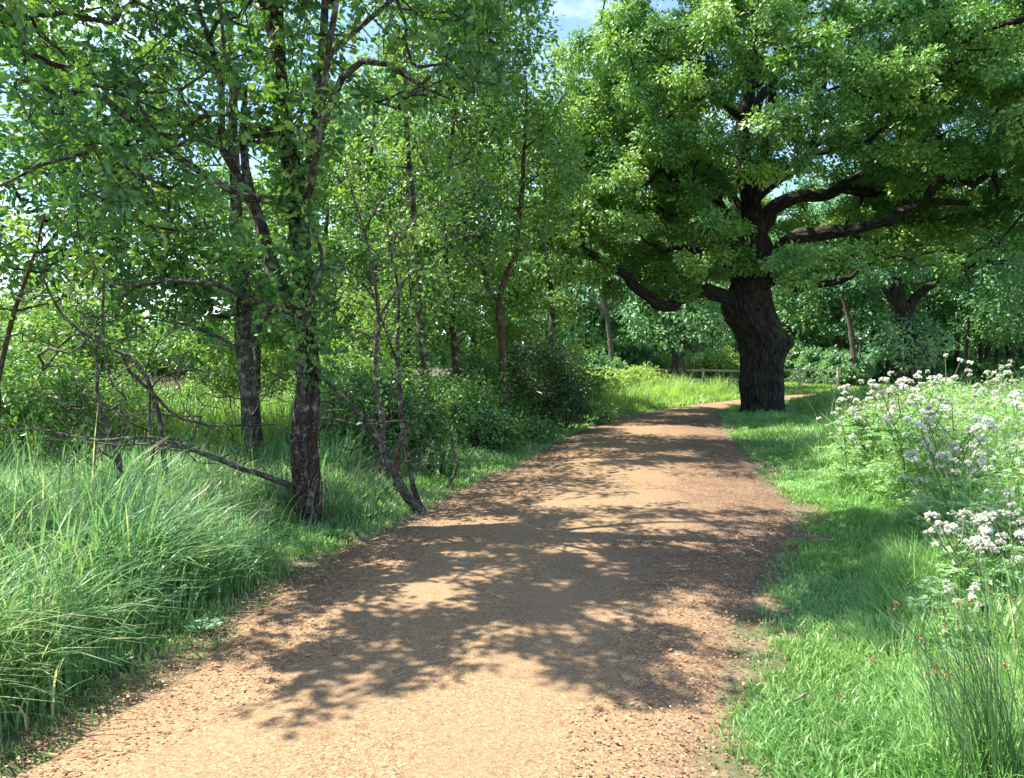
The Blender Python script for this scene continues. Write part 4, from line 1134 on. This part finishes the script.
chips('wood_chips', 'loose tan wood chips strewn over the path', 95000, lambda x, y, d: np.where(d < 0, .9, .9 * np.exp(-np.maximum(d, 0) * 9)) * (1 - .75 * sstep(.9, .3, -d) * sstep(5.5, 7.5, y)),
      [(0, (0.176, 0.0912, 0.049)), (.25, (0.2992, 0.152, 0.077)), (.65, (0.4136, 0.2204, 0.112)), (.9, (0.5456, 0.3344, 0.189)), (1, (0.6336, 0.4408, 0.294))])
chips('dark_chips', 'dark weathered chips along the edges of the path', 60000, lambda x, y, d: np.where(d < .25, sstep(-.9, -.1, d), 0) * sstep(3.2, 6.5, y) * (1 - .5 * (d > 0)),
      [(0, (.05, .035, .028)), (.5, (.14, .10, .075)), (1, (.32, .24, .17))])

# ================================================================== WHITE UMBELS
def umbel_mesh(seed, r):
    rg = np.random.default_rng(seed)
    k = 15
    th = rg.uniform(0, 6.28, k); rad = np.sqrt(rg.random(k)) * r
    hub = np.array([0, 0, -r * .75])
    tops = np.c_[np.cos(th) * rad, np.sin(th) * rad, -.62 * rad ** 2 / r + rg.normal(0, .005, k)]
    n = 12
    c = np.repeat(tops, n, 0) + rg.normal(0, 1, (k * n, 3)) * [r * .15, r * .15, .005]
    a = rg.normal(0, 1, (k * n, 3)) * [1, 1, .2]
    nn = np.c_[rg.normal(0, .35, (k * n, 2)), np.ones(k * n)]
    return leaf_mesh('flower_head', c, a, nn, rg.uniform(.007, .012, k * n), rg.random(k * n), dict(V=[(-.5, -.5, 0), (.5, -.5, 0), (.5, .5, 0), (-.5, .5, 0)], F=[[0, 1, 2, 3]], k=4), M['petal']), hub, tops
UMB = [umbel_mesh(s, r) for s, r in ((1, .045), (2, .036), (3, .027))]

def umbel_plant(seed, h, label, group=None):
    rg = np.random.default_rng(seed)
    sk = Skel(seed)
    sk.line([[0, 0, -.03], [rg.normal(0, .04), rg.normal(0, .04), h * .4], [rg.normal(0, .08), rg.normal(0, .08), h * .95]], .009, .004, .06, root=True, wig=.01, ok_from=.3, tip=True)
    heads = [sk.n - 1]
    nb = rg.integers(6, 9)
    for i in range(nb):
        a = i * 2.4 + rg.normal(0, .4)
        z0 = h * rg.uniform(.3, .8); rr_ = h * rg.uniform(.14, .34)
        sk.line([[0, 0, z0], [math.cos(a) * rr_ * .5, math.sin(a) * rr_ * .5, z0 + h * .12], [math.cos(a) * rr_, math.sin(a) * rr_, min(h * 1.02, z0 + h * rg.uniform(.2, .36))]], .005, .003, .06, wig=.01, ok_from=.5)
        heads.append(sk.n - 1)
    hv = []
    for e in heads:
        u = rg.integers(0, 3); hv.append(u)
        tip = sk.P[e].copy()
        me, hub, tops = UMB[u]
        for tp in tops[::2]:
            sk.line([tip, tip + (tp - hub) * .55 + [0, 0, .0], tip + (tp - hub)], .0016, .0012, .03, wig=0, tip=False)
    sk.radii(.0012)
    t = thing('white_umbel_plant', label, 'wildflower', (0, 0, 0), group)
    obj('stem', sk.tubes('stem', M['umbel_stem'], .001, None, (3, 6)), t)
    for e, u in zip(heads, hv):
        o = obj('flower_head', UMB[u][0], t)
        o.location = sk.P[e] - UMB[u][1]; o.rotation_euler = (rg.normal(0, .28), rg.normal(0, .28), rg.uniform(0, 6.28))
    # ferny leaves
    C, A, Nn, Sz = [], [], [], []
    for i in range(13):
        a = rg.uniform(0, 6.28); z0 = h * rg.uniform(.05, .7); ln = h * rg.uniform(.2, .42) * (1.1 - z0 / h * .6)
        d = np.array([math.cos(a), math.sin(a), 0]); side = np.array([-d[1], d[0], 0])
        for u in np.linspace(.25, 1, 9):
            pos = np.array([0, 0, z0]) + d * ln * u + np.array([0, 0, ln * (.5 * u - .45 * u * u)])
            for sg in (-1, 1):
                L2 = ln * .36 * (1.15 - u)
                for w in np.linspace(.2, 1, 4):
                    C.append(pos + side * sg * L2 * w + rg.normal(0, .006, 3)); A.append(side * sg + d * rg.uniform(.2, 1.2) + rg.normal(0, .25, 3)); Nn.append([rg.normal(0, .35), rg.normal(0, .35), 1]); Sz.append(rg.uniform(.03, .055))
    obj('foliage', leaf_mesh('foliage', np.array(C), np.array(A), np.array(Nn), np.array(Sz), .45 + rg.normal(0, .17, len(C)), SIMPLE, M['umbel_leaf']), t)
    return t
UG = 'white umbel plants massed on the bank right of the path'
UL = 'white umbel-headed wild plant in the flowering bank right of the path'
ups = [umbel_plant(21, 1.0, UL, UG), umbel_plant(22, .85, UL, UG), umbel_plant(23, 1.15, UL, UG), umbel_plant(24, .7, UL, UG)]
ur = np.random.default_rng(19)
sp_ = []
tries = 0
while len(sp_) < 72 and tries < 9000:
    tries += 1
    px, Yd = ur.uniform(835, 1075), ur.uniform(5.2, 11.5)
    X = (px - CX) / F * Yd
    dd, ll = path_info(np.array([X]), np.array([Yd]))
    if ll[0] or dd[0] < 1.05: continue
    if sp_ and min((X - a) ** 2 + (Yd - b) ** 2 for a, b, _ in sp_) < .24 ** 2: continue
    sp_.append((X, Yd, None))
tall = [(905, 9.6, 1.28), (868, 9.4, 1.12), (846, 8.8, .95), (888, 9.9, 1.2), (925, 9.8, 1.2)]
sp_ += [((px - CX) / F * Yd, Yd, s) for px, Yd, s in tall]
for _ in range(14):
    px, Yd = ur.uniform(955, 1090), ur.uniform(3.7, 5.4)
    sp_.append(((px - CX) / F * Yd, Yd, ur.uniform(.5, .8)))
near = [(966, 3.75, .62, 'single short white umbel plant nearest the camera on the verge'), (1012, 4.7, .8, 'white umbel plant standing alone at the right border above the rushes'), (985, 5.1, .75, 'small white umbel plant behind the nearest one, at the foot of the bank')]
for i, (X, Yd, s) in enumerate(sp_):
    o = ups[i % 4]
    c = o if i < 4 else dup(o, (0, 0, 0), 0, 1)
    sc = (s / (1.0, .85, 1.15, .7)[i % 4]) if s else ur.uniform(.6, 1.15)
    c.location = (X, Yd, ground_z(X, Yd)); c.rotation_euler = (0, 0, ur.uniform(0, 6.28)); c.scale = (sc,) * 3
for i, (px, Yd, s, lb) in enumerate(near):
    X = (px - CX) / F * Yd
    c = dup(ups[3], (X, Yd, ground_z(X, Yd)), ur.uniform(0, 6.28), s, lb)
    if 'group' in c: del c['group']
# leafy herbs filling the flowering bank
hb = np.random.default_rng(31)
p, d, left = scatter(rng, 200000, 2.5, 9.5, 4.6, 12, lambda x, y, d, l: np.where(~l & (d > .95) & infr(x, y), .5 * (clmp(x, y, 1.1, 14) > .38), 0))
hh = rng.random(len(p)) ** .8 * (.18 + .8 * sstep(.9, 1.7, d)) * (.6 + .8 * clmp(p[:, 0], p[:, 1], .9, 30))
c = p + np.c_[rng.normal(0, .03, len(p)), rng.normal(0, .03, len(p)), hh]
tag(obj('bank_herbs', leaf_mesh('bank_herbs', c, rng.normal(0, 1, (len(p), 3)) * [1, 1, .5], np.c_[rng.normal(0, .5, (len(p), 2)), np.ones(len(p))], rng.uniform(.03, .065, len(p)), .45 + .4 * clmp(p[:, 0], p[:, 1], 1.5, 22) + rng.normal(0, .14, len(p)), SIMPLE, M['umbel_leaf'])),
    'leafy herbs among the white flowers on the right bank', 'herbs', kind='stuff')
p, d, left = scatter(rng, 60000, 2.5, 10, 4.6, 12.5, lambda x, y, d, l: np.where(~l & (d > 1.2) & infr(x, y), .5, 0))
tag(obj('bank_grass', blades('bank_grass', p, rng.uniform(.5, 1.25, len(p)), rng.uniform(.005, .01, len(p)), rng.uniform(.1, .7, len(p)), rng.uniform(0, 6.28, len(p)), M['grass'], rng.uniform(.2, .85, len(p)), rng, 4)),
    'long grass stems among the white flowers on the right bank', 'grass', kind='stuff')

# ================================================================== RUSHES, DOCK, STICKS
def rush(label, base, n, hmax, seed, fl):
    rg = np.random.default_rng(seed)
    base = np.array(base, float)
    t = thing('rush_clump', label, 'rushes', base)
    a = rg.uniform(0, 6.28, n); rad = np.abs(rg.normal(0, .12, n))
    b = np.c_[np.cos(a) * rad, np.sin(a) * rad, np.full(n, -.03)]
    h = hmax * rg.uniform(.5, 1, n); bend = np.abs(rg.normal(.32, .14, n))
    az = np.where(rg.random(n) < .7, rg.normal(2.75, .4, n), a)
    obj('stems', blades('stems', b, h, rg.uniform(.005, .008, n), bend, az, M['rush'], .2 + rg.random(n) * .6 + (rg.random(n) < .02) * .3, rg, 6), t)
    for i in range(fl):
        tt = .8
        p = b[i] + [0, 0, h[i] * (tt - .55 * bend[i] * tt ** 2.2)] + np.array([math.cos(az[i]), math.sin(az[i]), 0]) * h[i] * bend[i] * tt ** 1.9
        k = 16
        c = p + rg.normal(0, .007, (k, 3))
        V = leaf_mesh('flower_tuft', c - p, rg.normal(0, 1, (k, 3)), rg.normal(0, 1, (k, 3)), rg.uniform(.008, .015, k), rg.random(k), SIMPLE, M['seed'])
        obj('flower_tuft', V, t, p)
    return t
def gz3(px, Yd, dz=0):
    X = (px - CX) / F * Yd
    return (X, Yd, ground_z(X, Yd) + dz)
rush('stiff dark rush clump with brown tufts in the lower right corner', gz3(1010, 2.6), 190, 1.05, 1, 22)
rush('smaller rush clump at the right border beside the big rush clump', gz3(1085, 3.3), 130, .95, 2, 8)
def dock(label, base, seed, s=.12):
    rg = np.random.default_rng(seed)
    t = thing('dock_plant', label, 'weed', base)
    k = 9
    a = np.arange(k) * 2.4
    ax = np.c_[np.cos(a), np.sin(a), np.full(k, .45)]
    obj('leaves', leaf_mesh('leaves', ax * .02, ax, np.c_[-np.cos(a) * .4, -np.sin(a) * .4, np.ones(k)], rg.uniform(.7, 1.2, k) * s, rg.random(k), KITE, M['dock']), t)
dock('small dark dock rosette on the path edge below the tall grass', gz3(197, 4.25, .02), 1, .11)
dock('pale leafy weed at the foot of the lichened oak', gz3(330, 6.6, .02), 2, .12)
dock('flat leafy weed in the short grass at the lower left edge', gz3(104, 3.75, .02), 3, .10)
for k, (px, Yd, ln, a, lb) in enumerate([(822, 2.62, .13, 1.9, 'pale dry twig lying in the grass by the lower right verge'), (808, 3.35, .10, .5, 'short bleached twig in the right verge grass')]):
    c = np.array(gz3(px, Yd, .05)); dv = np.array([math.cos(a), math.sin(a), .12]) * ln / 2
    sk = Skel(k); sk.line([c - dv, c + dv * .1 + [0, 0, .008], c + dv], .008, .004, .02, root=True, wig=.004); sk.radii()
    tag(obj('dry_twig', sk.tubes('dry_twig', M['palewood'], 0, None, (6, 8), 0, 0, c), None, c), lb, 'twig')

# ================================================================== LIGHT, SKY, CAMERA
w = bpy.data.worlds.new('World'); S.world = w; w.use_nodes = True
nt = w.node_tree; nt.nodes.clear()
def wn(ty, **kw):
    n = nt.nodes.new(ty)
    for k, v in kw.items(): setattr(n, k, v)
    return n
sky = wn('ShaderNodeTexSky', sky_type='NISHITA', sun_disc=False, sun_elevation=SUN_EL, sun_rotation=SUN_AZ)
sky.air_density = 1.0; sky.dust_density = .25; sky.ozone_density = 3.
tc = wn('ShaderNodeTexCoord')
mp = wn('ShaderNodeMapping'); mp.inputs['Scale'].default_value = (1, 1, 2.2)
nt.links.new(tc.outputs['Generated'], mp.inputs[0])
no = wn('ShaderNodeTexNoise'); no.inputs['Scale'].default_value = 2.6; no.inputs['Detail'].default_value = 7; no.inputs['Roughness'].default_value = .58
nt.links.new(mp.outputs[0], no.inputs['Vector'])
mr = wn('ShaderNodeMapRange'); mr.inputs[1].default_value = .53; mr.inputs[2].default_value = .75
nt.links.new(no.outputs[0], mr.inputs[0])
mx = wn('ShaderNodeMix', data_type='RGBA')
nt.links.new(mr.outputs[0], mx.inputs[0]); nt.links.new(sky.outputs[0], mx.inputs[6]); mx.inputs[7].default_value = (9, 9.2, 9.6, 1)
bg = wn('ShaderNodeBackground'); bg.inputs[1].default_value = .125
nt.links.new(mx.outputs[2], bg.inputs[0])
nt.links.new(bg.outputs[0], wn('ShaderNodeOutputWorld').inputs[0])

sl = bpy.data.lights.new('sun', 'SUN'); sl.energy = 5.0; sl.angle = R(.42); sl.color = (1, .95, .87)
so = bpy.data.objects.new('sun', sl); COL.objects.link(so)
so.rotation_euler = Vector(SUN).to_track_quat('Z', 'Y').to_euler(); so.location = (-30, 20, 50)

cam = bpy.data.cameras.new('camera'); co = bpy.data.objects.new('camera', cam); COL.objects.link(co)
cam.sensor_fit = 'HORIZONTAL'; cam.sensor_width = 36; cam.lens = F / 1024 * 36; cam.clip_end = 3000; cam.clip_start = .05
co.location = CAM; co.rotation_euler = (R(90) - PITCH, 0, 0)
S.camera = co
S.view_settings.view_transform = 'Standard'; S.view_settings.look = 'None'; S.view_settings.gamma = 1; S.view_settings.exposure = 1.47
cy = S.cycles
S.render.engine = 'CYCLES'
cy.max_bounces = 7; cy.diffuse_bounces = 4; cy.glossy_bounces = 2; cy.transmission_bounces = 4; cy.transparent_max_bounces = 4
cy.caustics_reflective = False; cy.caustics_refractive = False; cy.sample_clamp_indirect = 6
cy.use_denoising = True; cy.denoiser = 'OPENIMAGEDENOISE'; cy.denoising_prefilter = 'ACCURATE'; cy.denoising_input_passes = 'RGB_ALBEDO_NORMAL'
print('done', time.time() - T0)
